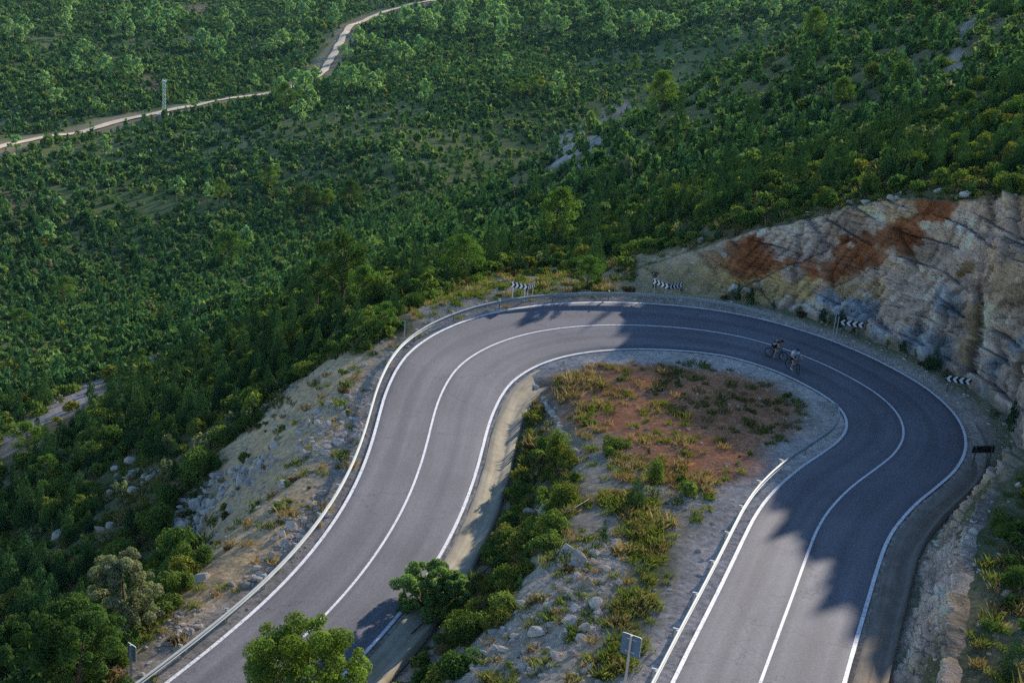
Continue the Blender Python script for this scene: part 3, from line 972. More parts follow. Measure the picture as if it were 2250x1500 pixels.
def rock_mat(name, attr=None, base=((.27, .25, .24), (.42, .39, .37)), bump=.6, crack=False):
    m, nt, out = new_mat(name)
    tc = N(nt, 'ShaderNodeTexCoord')
    geo = N(nt, 'ShaderNodeNewGeometry')
    vec = geo.outputs['Position']
    n1 = noise(nt, 2.2, 7, .7, vec); n2 = noise(nt, 11.0, 5, .7, vec)
    if attr:
        at = N(nt, 'ShaderNodeAttribute', attribute_name=attr); c = at.outputs['Color']
    else:
        oi = N(nt, 'ShaderNodeObjectInfo')
        c = ramp(nt, oi.outputs['Random'], [(0.0, base[0]), (.55, base[1]), (.8, tuple(x * .9 for x in base[1])), (1.0, (.40, .30, .18))])
    c = mixrgb(nt, c, ramp(nt, n1.outputs[0], [(.3, .68), (.7, 1.3)]), .8, 'MULTIPLY')
    c = mixrgb(nt, c, ramp(nt, n2.outputs[0], [(.3, .7), (.7, 1.3)]), .7, 'MULTIPLY')
    if crack:
        wn = noise(nt, 1.4, 4, .65, vec)
        sc_ = N(nt, 'ShaderNodeVectorMath', operation='SCALE'); sc_.inputs['Scale'].default_value = .3
        nt.links.new(wn.outputs['Color'], sc_.inputs[0])
        ad = N(nt, 'ShaderNodeVectorMath', operation='ADD'); nt.links.new(vec, ad.inputs[0]); nt.links.new(sc_.outputs[0], ad.inputs[1])
        mk = ramp(nt, noise(nt, .55, 3, .6, vec).outputs[0], [(.38, .15), (.62, 1.0)])
        for scl, wd, dk in ((1.5, .03, .4), (3.2, .045, .45), (7.5, .07, .6)):
            mpn = N(nt, 'ShaderNodeMapping'); mpn.inputs['Rotation'].default_value = (.3, .35, .6); mpn.inputs['Scale'].default_value = (scl, scl, scl * 1.7)
            nt.links.new(ad.outputs[0], mpn.inputs[0])
            vo = N(nt, 'ShaderNodeTexVoronoi', feature='DISTANCE_TO_EDGE', in_Scale=1.0)
            nt.links.new(mpn.outputs[0], vo.inputs['Vector'])
            cr = ramp(nt, vo.outputs['Distance'], [(0.0, dk), (wd, 1.0)])
            c = mixrgb(nt, c, cr, mk, 'MULTIPLY')
    d = N(nt, 'ShaderNodeBsdfDiffuse', in_Roughness=1.0)
    nt.links.new(c, d.inputs['Color'])
    bp = N(nt, 'ShaderNodeBump', in_Strength=bump, in_Distance=.12)
    nt.links.new(n2.outputs[0], bp.inputs['Height']); nt.links.new(bp.outputs[0], d.inputs['Normal'])
    nt.links.new(d.outputs[0], out.inputs[0])
    return m


CBVH = build_cliff()


def hit_any(px, py):
    """first surface under a picture point: ground or cliff"""
    a = hit(px, py); b = hit(px, py, CBVH)
    if a is None: return b
    if b is None: return a
    return a if np.linalg.norm(a) < np.linalg.norm(b) else b


def floor_any(x, y):
    z = ground(x, y)
    h = CBVH.ray_cast(Vector((x, y, 100)), Vector((0, 0, -1)))
    return max(z, h[0].z) if h[0] is not None else z
# ------------------------------------------------------------------ plants: builders
M_JUN = leaf_mat('juniper_leaf', (.030, .072, .034), (.055, .110, .042), .18)
M_SHR = leaf_mat('mastic_leaf', (.070, .135, .036), (.165, .21, .048), .28)
M_OLV = leaf_mat('grey_leaf', (.15, .18, .10), (.22, .235, .14), .3)
M_YEL = leaf_mat('gorse_leaf', (.14, .165, .030), (.23, .22, .05), .25)
M_BRN = leaf_mat('dry_leaf', (.10, .07, .035), (.16, .115, .06), .3)
M_PIN = leaf_mat('pine_needle', (.085, .165, .040), (.160, .235, .050), .30)
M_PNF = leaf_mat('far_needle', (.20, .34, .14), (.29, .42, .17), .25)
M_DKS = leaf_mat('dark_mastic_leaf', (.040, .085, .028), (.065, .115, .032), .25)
M_JUNF = leaf_mat('hazed_juniper_leaf', (.044, .108, .050), (.074, .150, .058), .18)  # paler copy of the juniper green for distant plants, air haze put into the colour
M_SHRF = leaf_mat('hazed_mastic_leaf', (.082, .162, .062), (.165, .24, .082), .25)  # mastic green cooled for distant plants, bluish cast of the air painted into the leaves
M_PIY = leaf_mat('yellow_needle', (.125, .19, .035), (.165, .235, .045), .35)
M_BRM = leaf_mat('broom_leaf', (.16, .25, .085), (.20, .29, .10), .4)
M_GRS = leaf_mat('green_blade', (.085, .125, .025), (.165, .18, .06), .3)
M_STR = leaf_mat('straw_blade', (.23, .165, .09), (.34, .26, .155), .2)
M_BARK = simple_mat('bark', (.14, .10, .075), .95, 0, .3, 5, 0)


def quads(C, Nn, sz, asp, r_, jit=.45):
    """leaf-sized quads at centres C facing about Nn"""
    n = len(C)
    Nn = Nn + r_.normal(0, jit, (n, 3)); Nn /= np.linalg.norm(Nn, axis=1, keepdims=True) + 1e-9
    t = np.cross(Nn, r_.normal(0, 1, (n, 3))); t /= np.linalg.norm(t, axis=1, keepdims=True) + 1e-9
    b = np.cross(Nn, t)
    s = (sz * r_.uniform(.65, 1.35, n))[:, None]
    t = t * s * asp; b = b * s
    V = np.stack([C - t * .5 - b, C + t * .7 - b * .15, C + t * .35 + b, C - t * .8 + b * .25], 1).reshape(-1, 3)
    return V, np.arange(n * 4, dtype=np.int32).reshape(n, 4)


def lobes_cloud(lobes, n, sz, r_, asp=.6, inner=.25, up=.15):
    """leaves over a set of lobes (x, y, z, rx, ry, rz); returns verts, faces, tint"""
    L = np.array(lobes)
    wgt = (L[:, 3] * L[:, 5]) ** 1.0; wgt /= wgt.sum()
    k = r_.choice(len(L), n, p=wgt)
    d = r_.normal(0, 1, (n, 3)); d[:, 2] += up; d /= np.linalg.norm(d, axis=1, keepdims=True)
    rad = np.where(r_.random(n) < inner, r_.uniform(.3, .85, n), r_.uniform(.82, 1.08, n))
    C = L[k, :3] + d * L[k, 3:6] * rad[:, None]
    V, F = quads(C, d, sz, asp, r_)
    lt = r_.uniform(.78, 1.25, len(L))[k] * r_.uniform(.75, 1.25, n)
    T = np.repeat(np.stack([lt * r_.uniform(.92, 1.1, n), lt, lt * r_.uniform(.8, 1.1, n), np.ones(n)], 1), 4, axis=0)
    return V, F, T


def leaf_obj(name, data, mat, parent=None):
    V, F, T = data
    return mesh_obj(name, V, F, mat, parent, attrs={'tint': ('POINT', 'FLOAT_COLOR', T)})


def shrub_data(kind, n, seed):
    """unit-size plant: about 1 m wide and as tall as its kind, base at the origin"""
    r_ = np.random.default_rng(seed)
    lob = []
    if kind == 'juniper':
        h = 1.35 + r_.uniform(-.2, .3)
        m = 9
        for i in range(m):
            t = (i + .4) / m
            rr = .46 * (1 - t) ** .75 + .05
            a = r_.uniform(0, 6.28); o = rr * .35 * r_.random()
            lob.append((o * math.cos(a), o * math.sin(a), h * t * .95 + .05, rr, rr, h / m * 1.5))
        for i in range(4):
            a = r_.uniform(0, 6.28); lob.append((.3 * math.cos(a), .3 * math.sin(a), r_.uniform(.15, .55), .2, .2, .32))
    elif kind == 'round':
        for i in range(9):
            a = r_.uniform(0, 6.28); q = r_.uniform(0, .33)
            s = r_.uniform(.17, .30)
            lob.append((q * math.cos(a), q * math.sin(a), r_.uniform(.2, .52) * (1 - q * .6), s, s, s * r_.uniform(.75, 1.0)))
    elif kind == 'low':
        for i in range(10):
            a = r_.uniform(0, 6.28); q = r_.uniform(0, .45)
            s = r_.uniform(.13, .24)
            lob.append((q * math.cos(a), q * math.sin(a), r_.uniform(.08, .25), s, s, s * .7))
    elif kind == 'wispy':
        for i in range(14):
            a = r_.uniform(0, 6.28); q = r_.uniform(0, .38)
            lob.append((q * math.cos(a), q * math.sin(a), r_.uniform(.25, .75) * (1 - q * .5), .11, .11, .2))
    sz = {'juniper': .75, 'round': .72, 'low': .62, 'wispy': .5}[kind] / math.sqrt(n) * (2.5 if n > 200 else 2.9)
    return lobes_cloud(lob, n, sz, r_, asp=.55 if kind != 'juniper' else .45, inner=.2, up=.25)


def grass_data(n, h, spread, seed, bend=.42):
    r_ = np.random.default_rng(seed)
    V = []; T = []
    for i in range(n):
        a = r_.uniform(0, 6.28); q = spread * math.sqrt(r_.random())
        x, y = q * math.cos(a), q * math.sin(a)
        hh = h * r_.uniform(.55, 1.15); w = h * .022 + .006
        dx, dy = r_.normal(0, bend, 2) * hh
        b = r_.uniform(0, 3.14); wx, wy = w * math.cos(b), w * math.sin(b)
        V += [(x - wx, y - wy, -.03), (x + wx, y + wy, -.03), (x + dx * .45 + wx * .7, y + dy * .45 + wy * .7, hh * .6), (x + dx, y + dy, hh)]
        t = r_.uniform(.7, 1.3)
        T += [(t * r_.uniform(.9, 1.15), t, t * .9, 1)] * 4
    return np.array(V), np.arange(n * 4, dtype=np.int32).reshape(n, 4), np.array(T)


def rock_data(seed, res=2, flat=.7):
    r_ = np.random.default_rng(seed)
    bm = bmesh.new()
    bmesh.ops.create_icosphere(bm, subdivisions=res, radius=.5)
    # cut by random planes for facets
    planes = []
    for i in range(11):
        d = r_.normal(0, 1, 3); d /= np.linalg.norm(d); planes.append((d, r_.uniform(.20, .42)))
    V = np.array([v.co[:] for v in bm.verts]); F = [[v.index for v in f.verts] for f in bm.faces]
    bm.free()
    for d, o in planes:
        e = V @ d - o
        V = V - np.where(e > 0, e, 0)[:, None] * d * .92
    V = V * np.array((1, r_.uniform(.65, .95), flat * r_.uniform(.75, 1.1)))
    V += (fbm(V[:, 0] * 5 + seed, V[:, 1] * 5, V[:, 2] * 5, 3, seed) * .03)[:, None] * V / (np.linalg.norm(V, axis=1, keepdims=True) + 1e-6)
    return V, F


def pine_tree(seed, n_leaf, mat, dense=1.0, kind='pine', far=False):
    """unit-height tree: returns (trunk mesh data, crown data); bent trunk, limbs, leaf clumps on the limbs"""
    r_ = np.random.default_rng(seed)
    mb = MB()
    pts = []
    x = y = 0.0
    K = 7
    for i in range(K):
        t = i / (K - 1)
        pts.append((x, y, t * .88 - .02)); x += r_.normal(0, .018); y += r_.normal(0, .018)
    mb.tube(pts, [.032 * (1 - .8 * i / (K - 1)) for i in range(K)], 6 if not far else 4)
    lob = []
    nb = 7 if far else 17
    for i in range(nb):
        t = (i + r_.uniform(0, .8)) / nb
        z = .22 + .66 * t
        a = i * 2.4 + r_.uniform(-.5, .5)
        wid = (.36 * math.sin(math.pi * min(1, (t * .72 + .28))) ** .8 + .02) * r_.uniform(.65, 1.15)
        j = min(K - 2, int(z / .88 * (K - 1))); f = z / .88 * (K - 1) - j
        bx = pts[j][0] * (1 - f) + pts[j + 1][0] * f; by = pts[j][1] * (1 - f) + pts[j + 1][1] * f
        ex, ey, ez = bx + wid * math.cos(a), by + wid * math.sin(a), z + wid * .35
        if not far:
            mb.tube([(bx, by, z - .03), ((bx + ex) / 2, (by + ey) / 2, z + wid * .1), (ex, ey, ez)], [.011, .008, .004], 4)
        for q in range(2 if far else 4):
            u = r_.uniform(.45, 1.08)
            s = r_.uniform(.060, .105) * (1.45 if far else 1)
            lob.append((bx + (ex - bx) * u + r_.normal(0, .03), by + (ey - by) * u + r_.normal(0, .03), z + (ez - z) * u + r_.normal(0, .025), s, s, s * .72))
    for q in range(3 if far else 5):
        lob.append((pts[-1][0] + r_.normal(0, .04), pts[-1][1] + r_.normal(0, .04), r_.uniform(.83, .95), .075, .075, .07))
    sz = (1.55 if far else 1.35) / math.sqrt(n_leaf)
    return mb, lobes_cloud(lob, n_leaf, sz, r_, asp=.5, inner=.3, up=.2)


class TreeKind:
    def __init__(s, seed, n, mat, far):
        s.mb, s.crown = pine_tree(seed, n, mat, far=far)
        s.mat = mat
        s.tm = None


def tree_thing(kind, name, loc, hgt, wid, rz, src={}):
    """Empty > trunk, crown; the meshes are shared between copies of one kind"""
    e = empty(name, loc, rz)
    key = id(kind)
    if key not in src:
        t = kind.mb.build('trunk', M_BARK, e, smooth=True)
        c = leaf_obj('crown', kind.crown, kind.mat, e)
        src[key] = (t, c)
    else:
        t0, c0 = src[key]
        t = t0.copy(); COL.objects.link(t); t.parent = e
        c = c0.copy(); COL.objects.link(c); c.parent = e
    e.scale = (wid, wid, hgt)
    return e


M_PND = leaf_mat('dark_needle', (.045, .095, .030), (.075, .125, .034), .25)
PINES = [TreeKind(100 + i, 5200, M_PIN, False) for i in range(5)]
DARKPINES = [TreeKind(150 + i, 6000, M_PND, False) for i in range(2)]
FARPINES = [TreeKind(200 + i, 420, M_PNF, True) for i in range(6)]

THINGS = []          # (object, kind word, colour word, size in metres, px, py) for the labels

def note(o, kind, colour, size, where=None):
    p = np.array(o.location)
    X, Y, _ = to_px(p[None])
    THINGS.append((o, kind, colour, size, float(X[0]), float(Y[0]), where))


# ------------------------------------------------------------------ pines: foot of the trunk and height in the photograph
PINE_PX = [
    # px, py, height px, width px, near variant, colour
    (745, 695, 190, 150, 1, 'dark green'), (700, 690, 120, 90, 1, 'dark green'), (800, 690, 110, 80, 1, 'green'), (1022, 622, 112, 105, 1, 'green'), (1215, 548, 140, 110, 1, 'green'), (1288, 634, 78, 62, 1, 'bright green'),
    (1450, 250, 98, 92, 1, 'bright green'), (1776, 98, 86, 66, 1, 'yellow green'), (145, 670, 64, 62, 1, 'green'), (48, 722, 48, 56, 1, 'green'), (497, 592, 92, 80, 1, 'green'),
    (770, 468, 78, 68, 1, 'dark green'), (668, 475, 72, 90, 1, 'dark green'), (712, 462, 50, 50, 1, 'green'), (590, 424, 62, 48, 1, 'green'), (482, 446, 58, 34, 1, 'green'), (455, 444, 34, 30, 0, 'green'), (385, 444, 48, 40, 0, 'green'),
    (315, 826, 62, 48, 1, 'bright green'), (60, 1004, 84, 80, 1, 'green'), (108, 1064, 66, 66, 1, 'bright green'), (341, 956, 58, 34, 1, 'yellow green'), (1845, 240, 72, 62, 1, 'green'), (840, 735, 75, 60, 1, 'bright green'),
    (642, 214, 50, 50, 0, 'green'), (661, 204, 42, 42, 0, 'green'), (616, 226, 46, 40, 0, 'green'), (690, 190, 36, 34, 0, 'green'), (672, 214, 46, 42, 0, 'green'),
    (625, 250, 72, 56, 1, 'green'), (664, 276, 46, 44, 0, 'green'), (683, 244, 40, 34, 0, 'green'), (482, 142, 62, 32, 0, 'green'), (230, 178, 46, 38, 0, 'green'), (284, 176, 44, 36, 0, 'green'), (270, 62, 40, 34, 0, 'green'), (255, 80, 34, 30, 0, 'green'), (345, 62, 46, 40, 0, 'green'), (372, 75, 50, 40, 0, 'green'), (338, 40, 40, 34, 0, 'green'), (318, 70, 40, 40, 0, 'green'), (395, 60, 44, 36, 0, 'green'),
    (225, 170, 36, 34, 0, 'green'), (45, 100, 34, 26, 0, 'green'), (123, 235, 34, 44, 0, 'green'), (98, 205, 40, 40, 0, 'green'), (300, 178, 40, 30, 0, 'green'), (430, 246, 30, 20, 0, 'green'), (1130, 222, 52, 40, 1, 'green'), (1170, 212, 48, 42, 1, 'green'), (1222, 212, 44, 38, 0, 'green'), (1392, 165, 48, 36, 1, 'green'), (932, 236, 50, 28, 0, 'green'), (1062, 80, 44, 40, 0, 'green'), (1132, 82, 56, 34, 0, 'green'), (1098, 108, 48, 32, 0, 'green'), (1110, 165, 36, 34, 0, 'green'), (1340, 100, 40, 34, 0, 'green'), (1410, 88, 44, 34, 0, 'green'), (1375, 70, 38, 34, 0, 'green'), (795, 195, 44, 34, 0, 'green'), (832, 200, 40, 34, 0, 'green'), (862, 150, 46, 40, 0, 'green'), (890, 145, 42, 36, 0, 'green'), (918, 128, 40, 34, 0, 'green'), (735, 215, 50, 40, 0, 'green'), (770, 212, 54, 44, 0, 'green'), (815, 215, 46, 40, 0, 'green'), (755, 195, 40, 38, 0, 'green'), (560, 200, 30, 26, 0, 'green'), (165, 165, 34, 34, 0, 'green'), (215, 255, 34, 30, 0, 'green'), (1540, 52, 36, 34, 0, 'green'), (1575, 40, 34, 34, 0, 'green'), (35, 335, 30, 34, 0, 'green'), (230, 340, 36, 30, 0, 'green'), (150, 345, 28, 24, 0, 'green'), (100, 540, 46, 50, 0, 'green'), (130, 470, 30, 30, 0, 'green'), (865, 370, 34, 36, 0, 'green'), (1460, 352, 56, 44, 1, 'dark green'), (2060, 40, 90, 90, 1, 'dark green'), (1985, 30, 85, 90, 1, 'green'), (1920, 30, 60, 70, 1, 'dark green'), (540, 560, 50, 40, 0, 'green'),
]
prng = np.random.default_rng(41)
for i in range(95):                    # the pine belt along the far edge of the valley
    px = prng.uniform(690, 1860) if i < 70 else prng.uniform(20, 680)
    py = prng.uniform(-4, 95) if i < 70 else prng.uniform(5, 130)
    if px > 1700: py *= .3
    if px < 980 and abs(py - np.interp(px, [690, 757, 870, 965], [170, 76, 20, 0])) < 22: py += 45
    PINE_PX.append((px, py, prng.uniform(26, 48), prng.uniform(24, 40), 0, 'green'))
PINE_XY = []
for i, (px, py, hp, wp, near, colr) in enumerate(PINE_PX):
    h = hit_any(px, py)
    if h is None: continue
    d = float(h @ CAM_F)
    hh = hp * d / FPX / math.cos(math.atan2(-h[2], np.hypot(h[0], h[1])))
    if not near: hh *= 1.25; wp *= 1.1
    hh = min(hh, 13.0); ww = min(wp * d / FPX, 11.0)
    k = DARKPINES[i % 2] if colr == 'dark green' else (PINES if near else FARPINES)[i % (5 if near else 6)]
    o = tree_thing(k, 'pine_tree', (h[0], h[1], h[2] - .05), hh, ww * 1.18, prng.uniform(0, 6.28))
    PINE_XY.append((h[0], h[1], ww * .38))
    note(o, 'pine tree', colr, hh)
PINE_XY = np.array(PINE_XY)

# broad trees in the near corner and on the bank
def leafy_tree(name, foot, hgt, wid, seed, mat, n, flat=1.0, trunkh=.3):
    r_ = np.random.default_rng(seed)
    e = empty(name, foot)
    mb = MB()
    lob = []
    for i in range(5):
        a = r_.uniform(0, 6.28); q = wid * .3 * r_.uniform(.4, 1)
        top = (q * math.cos(a), q * math.sin(a), hgt * r_.uniform(.5, .75))
        mb.tube([(r_.normal(0, .06), r_.normal(0, .06), -.3), (top[0] * .35, top[1] * .35, hgt * trunkh), top], [.11, .08, .03], 6)
    m = 85
    for i in range(m):
        a = r_.uniform(0, 6.28); u = r_.random()
        z = hgt * (.18 + .74 * u)
        q = wid * .5 * math.sqrt(max(.05, 1 - ((u - .35) / .72) ** 2)) * r_.uniform(.3, 1.08)
        s = wid * r_.uniform(.045, .115)
        lob.append((q * math.cos(a), q * math.sin(a), z, s, s, s * .85))
    mb.build('trunk', M_BARK, e, smooth=True)
    leaf_obj('crown', lobes_cloud(lob, n, .070, r_, asp=.5, inner=.22, up=.2), mat, e)
    return e


def foot_below(px, py, dpx):
    """ground point for a plant whose foot is hidden dpx below the picture point"""
    h = hit_any(px, py + dpx)
    return h


for nm, px, py, hp, wp, mat, n, lab in (
    ('olive_tree', 275, 1388, 190, 165, M_OLV, 24000, 'pale grey green bushy tree below the lower guardrail, beside the tan scree'),
    ('mastic_tree', 160, 1560, 250, 250, M_DKS, 30000, 'large dark leafy tree filling the lower left corner below the blue backed sign'),
    ('mastic_tree', 15, 1520, 150, 150, M_DKS, 15000, 'dark leafy tree cut by the left edge in the lower corner'),
    ('pine_tree', 668, 1600, 245, 270, M_PIY, 34000, 'bushy yellow green pine crown overlapping the lower road at the bottom edge'),
    ('broom_bush', 930, 1350, 122, 140, M_BRM, 22000, 'feathery grey green bush covering the inner edge line of the lower road'),
    ('broom_bush', 985, 1352, 105, 100, M_BRM, 14000, 'smaller feathery bush on the bank right of the bush at the lower road'),
):
    h = hit_any(px, py)
    d = float(h @ CAM_F)
    el = math.atan2(-h[2], np.hypot(h[0], h[1]))
    o = leafy_tree(nm, (h[0], h[1], h[2] - .1), hp * d / FPX / math.cos(el) * .92, wp * d / FPX, int(px) + 5, mat, n)
    tag(o, lab, 'tree' if 'tree' in nm else 'bush')
    PINE_XY = np.vstack([PINE_XY, (h[0], h[1], wp * d / FPX * .4)])

# ------------------------------------------------------------------ shrubs: one plant per cell of a jittered grid, denser near
def visible_px(P):
    X, Y, D = to_px(P)
    return (X > -260) & (X < 2510) & (Y > -120) & (Y < 1700) & (D > 20), X, Y, D


def jitter_grid(x0, x1, y0, y1, c, r_):
    gx, gy = np.meshgrid(np.arange(x0, x1, c), np.arange(y0, y1, c))
    return gx.ravel() + r_.uniform(0, c, gx.size), gy.ravel() + r_.uniform(0, c, gx.size)


sr = np.random.default_rng(17)
bands = []
for c, d0, d1 in ((1.15, 35, 170), (1.75, 170, 330), (2.2, 330, 620), (2.9, 620, 1250)):
    x, y = jitter_grid(-d1 * .5, d1 * .5, 20, d1, c, sr)
    d = np.hypot(x, y)
    m = (d >= d0) & (d < d1) & (np.abs(np.arctan2(x, y)) < .50)
    bands.append((x[m], y[m]))
SX = np.concatenate([b[0] for b in bands]); SY = np.concatenate([b[1] for b in bands])
SZ = np.empty(len(SX))
# heights by bilinear lookup in the terrain grid
def grid_h(x, y):
    i = np.clip(np.searchsorted(GX, x) - 1, 0, _nx - 2); j = np.clip(np.searchsorted(GY, y) - 1, 0, _ny - 2)
    fx = np.clip((x - GX[i]) / (GX[i + 1] - GX[i]), 0, 1); fy = np.clip((y - GY[j]) / (GY[j + 1] - GY[j]), 0, 1)
    z = _gz.reshape(_ny, _nx)
    return (z[j, i] * (1 - fx) + z[j, i + 1] * fx) * (1 - fy) + (z[j + 1, i] * (1 - fx) + z[j + 1, i + 1] * fx) * fy


SZ = grid_h(SX, SY)
vis, PXX, PYY, DD = visible_px(np.stack([SX, SY, SZ], 1))
keep = vis.copy()
# where plants may stand
S_, Q_ = np.zeros(len(SX)), np.full(len(SX), 99.0)
m = (SX > -60) & (SX < 75) & (SY > 20) & (SY < 140)
S_[m], Q_[m] = nearest_road(SX[m], SY[m])
_wl = np.interp(S_, RS, RC[:, 3]); _wr = np.interp(S_, RS, RC[:, 4])
OO, OI = Q_ - _wl, -Q_ - _wr
clm = prof(S_, 5)
flat_o = prof(S_, 1) + clm * (prof(S_, 6) + 1.2) + .3
dens = np.ones(len(SX))
dens[m & (OO > -9) & (OO < flat_o) & (Q_ > 0)] = 0
dens[m & (Q_ > 0) & (OO < 0)] = 0
dens[m & (Q_ < 0) & (OI < prof(S_, 3) + .9)] = 0
inside = m & (Q_ < 0) & (OI < 24) & (SX > -12) & (SX < 24) & (SY < 96)
dens[inside] *= .10
def fac(key, f, wob=.8):
    global dens
    k = in_poly(SX, SY, PO[key], 0, wob, 3)
    dens = dens * (1 - k) + f * k
fac('scree', .24); fac('path', .08); fac('path_b', .1); fac('dirt_b', 0); fac('mound', .14); fac('sand', .05); fac('pale', .42, 2); fac('pale_b', .1); fac('trail', .1); fac('redfar', .12, 4); fac('redfar_b', .25, 4); fac('redfar_c', .3, 4)
fac('path_clear', .10); fac('heap_clear', .04, .3); fac('group_clear', .05, .3); fac('dirt_clear', .05, .3); fac('pile', 0, .3); fac('rocky', .10); fac('red', .05); fac('brown', .10); fac('green', .05); fac('bankdark', .95)
# thinner scrub on the ground next to the near lip
dens[m & (Q_ > 0) & (S_ > 92) & (OO < 14)] *= .85
fac('row_clear', 0, .2)
td = track_dist(SX, SY)
dens = dens * np.where(td < 4.6, 0, np.where(td < 8.5, .14, 1))
cl = (fbm(SX / 22, SY / 22, 0, 4, 71) + .7 * fbm(SX / 75, SY / 75, 0, 3, 72) * (np.hypot(SX, SY) > 170)); cl2 = fbm(SX / 7, SY / 7, 0, 3, 73)
dist = np.hypot(SX, SY)
dens = dens * np.where(dist > 170, np.clip(.72 + cl * .9 + cl2 * .5, .28, 1), np.clip(.9 + cl * .5 + cl2 * .3, .25, 1))
for (tx, ty, tr) in PINE_XY[:40]:
    dens[np.hypot(SX - tx, SY - ty) < tr * .5] *= .2
keep &= sr.random(len(SX)) < dens
SX, SY, SZ, PXX, PYY, DD, S_, Q_, OO, OI, cl, cl2, dist = [a[keep] for a in (SX, SY, SZ, PXX, PYY, DD, S_, Q_, OO, OI, cl, cl2, dist)]
# a dense row of shrubs on the bank above the paved gutter of the lower road, and low growth along its foot
es = np.concatenate([sr.uniform(-8, 22, 96), sr.uniform(20, 30, 26)])
eo = np.concatenate([sr.uniform(2.5, 6.2, 96), sr.uniform(2.6, 4.6, 26)])
ep = np.array([inner_pt(np.array([a_]), np.array([b_]))[0] for a_, b_ in zip(es, eo)])
fs_ = np.r_[sr.uniform(60, 64.5, 5), sr.uniform(65, 71, 9), sr.uniform(73, 79, 8), sr.uniform(81, 89, 5)]
foot_ = [outer_pt(np.array([q]), np.array([float(prof(q, 1)) + sr.uniform(-.5, .35)]))[0] for q in fs_]
ep = np.vstack([ep, np.array(foot_)])
FORCE = np.r_[np.zeros(len(SX), bool), np.ones(len(ep), bool)]
ez = grid_h(ep[:, 0], ep[:, 1]); ez[-len(foot_):] = ep[-len(foot_):, 2]
ex_, ey_, ed_ = to_px(np.stack([ep[:, 0], ep[:, 1], ez], 1))
eS, eQ = nearest_road(ep[:, 0], ep[:, 1])
SX, SY, SZ = np.r_[SX, ep[:, 0]], np.r_[SY, ep[:, 1]], np.r_[SZ, ez]
PXX, PYY, DD = np.r_[PXX, ex_], np.r_[PYY, ey_], np.r_[DD, ed_]
S_, Q_ = np.r_[S_, eS], np.r_[Q_, eQ]
OO = np.r_[OO, eQ - WL(eS)]; OI = np.r_[OI, -eQ - WR(eS)]
cl = np.r_[cl, sr.normal(0, .2, len(ep))]; cl2 = np.r_[cl2, sr.normal(0, .2, len(ep))]; dist = np.r_[dist, np.hypot(ep[:, 0], ep[:, 1])]
print('shrubs', len(SX))
# kind of each plant: 0 juniper 1 round mastic 2 low green 3 grey 4 yellow gorse 5 dry brown
u = sr.random(len(SX))
KD = np.where(u < .36, 0, np.where(u < .72, 1, np.where(u < .86, 2, np.where(u < .925, 3, np.where(u < .965, 4, 5)))))
KD = np.where((cl2 + cl * .6 > .36) & (KD == 1) & (sr.random(len(SX)) < .5), 4, KD)
nearroad = (np.maximum(OO, OI) < 12) & (dist < 120)
KD = np.where(nearroad & (KD == 0) & (sr.random(len(SX)) < .7), 1, KD)
sl = in_poly(SX, SY, PO['scree'], 0, 0) + in_poly(SX, SY, PO['rocky'], 0, 0) + in_poly(SX, SY, PO['red'], 0, 0) + in_poly(SX, SY, PO['brown'], 0, 0) + in_poly(SX, SY, PO['mound'], 0, 0)
KD = np.where((sl > 0) & (sr.random(len(SX)) < .6), np.where(sr.random(len(SX)) < .5, 5, 2), KD)
bd = in_poly(SX, SY, PO['bankdark'], 0, 0) > 0
KD = np.where(FORCE & (S_ > 55), np.where(sr.random(len(SX)) < .55, 0, np.where(sr.random(len(SX)) < .5, 5, 3)), KD)
KD = np.where(bd | (FORCE & (S_ < 55)), np.where(sr.random(len(SX)) < .36, 1, np.where(sr.random(len(SX)) < .4, 4, np.where(sr.random(len(SX)) < .35, 5, 2))), KD)
KD = np.where((KD >= 4) & (dist > 150) & (sr.random(len(SX)) < .8), 1, KD)
WID = np.exp(np.clip(sr.normal(0, .36, len(SX)), -.75, .62)) * np.where(dist < 170, 1.32, np.where(dist < 330, 1.6, np.where(dist < 620, 1.85, 2.3)))
WID *= np.array([.82, 1.12, 1.05, .85, 1.0, .8])[KD]
WID *= np.where(sl > 0, .55, 1) * np.where((OI > -1) & (OI < 24) & (SY < 96) & (SX > -12) & (SX < 24) & (dist < 120), .75, 1) * np.where(bd, .95, 1)
WID *= np.where((Q_ > 0) & (S_ > 90) & (OO < 14) & (dist < 90), .72, 1)
HGT = np.exp(sr.normal(0, .2, len(SX))) * np.where(KD == 0, 1.12, 1.0)
ROT = sr.uniform(0, 6.28, len(SX))
WID = np.where(FORCE, 1.3 * np.exp(np.clip(sr.normal(0, .3, len(SX)), -.5, .45)) * np.where(S_ < 22, 1, np.where(S_ > 55, .72, .6)), WID)
WID *= np.where((Q_ > 0) & (S_ > 60) & (OO < 16) & (dist < 130), .78, 1)
_mar = .42 * WID
okm = FORCE | ((Q_ > 0) & (OO > 1.25 + _mar)) | ((Q_ < 0) & (OI > np.where(S_ < 46.6, 2.0, 1.2) + _mar)) | (dist > 130)
SX, SY, SZ, PXX, PYY, DD, S_, Q_, OO, OI, cl, cl2, dist, KD, WID, HGT, ROT = [a[okm] for a in (SX, SY, SZ, PXX, PYY, DD, S_, Q_, OO, OI, cl, cl2, dist, KD, WID, HGT, ROT)]
MATS_ = [M_JUN, M_SHR, M_SHR, M_OLV, M_YEL, M_BRN]
FORM = ['juniper', 'round', 'low', 'wispy', 'round', 'low']
NAME = ['juniper', 'shrub', 'shrub', 'shrub', 'shrub', 'shrub']
COLW = ['dark', 'green', 'green', 'grey green', 'yellow green', 'brown']
KINDW = ['conical juniper', 'rounded shrub', 'low shrub', 'feathery shrub', 'gorse bush', 'withered shrub']
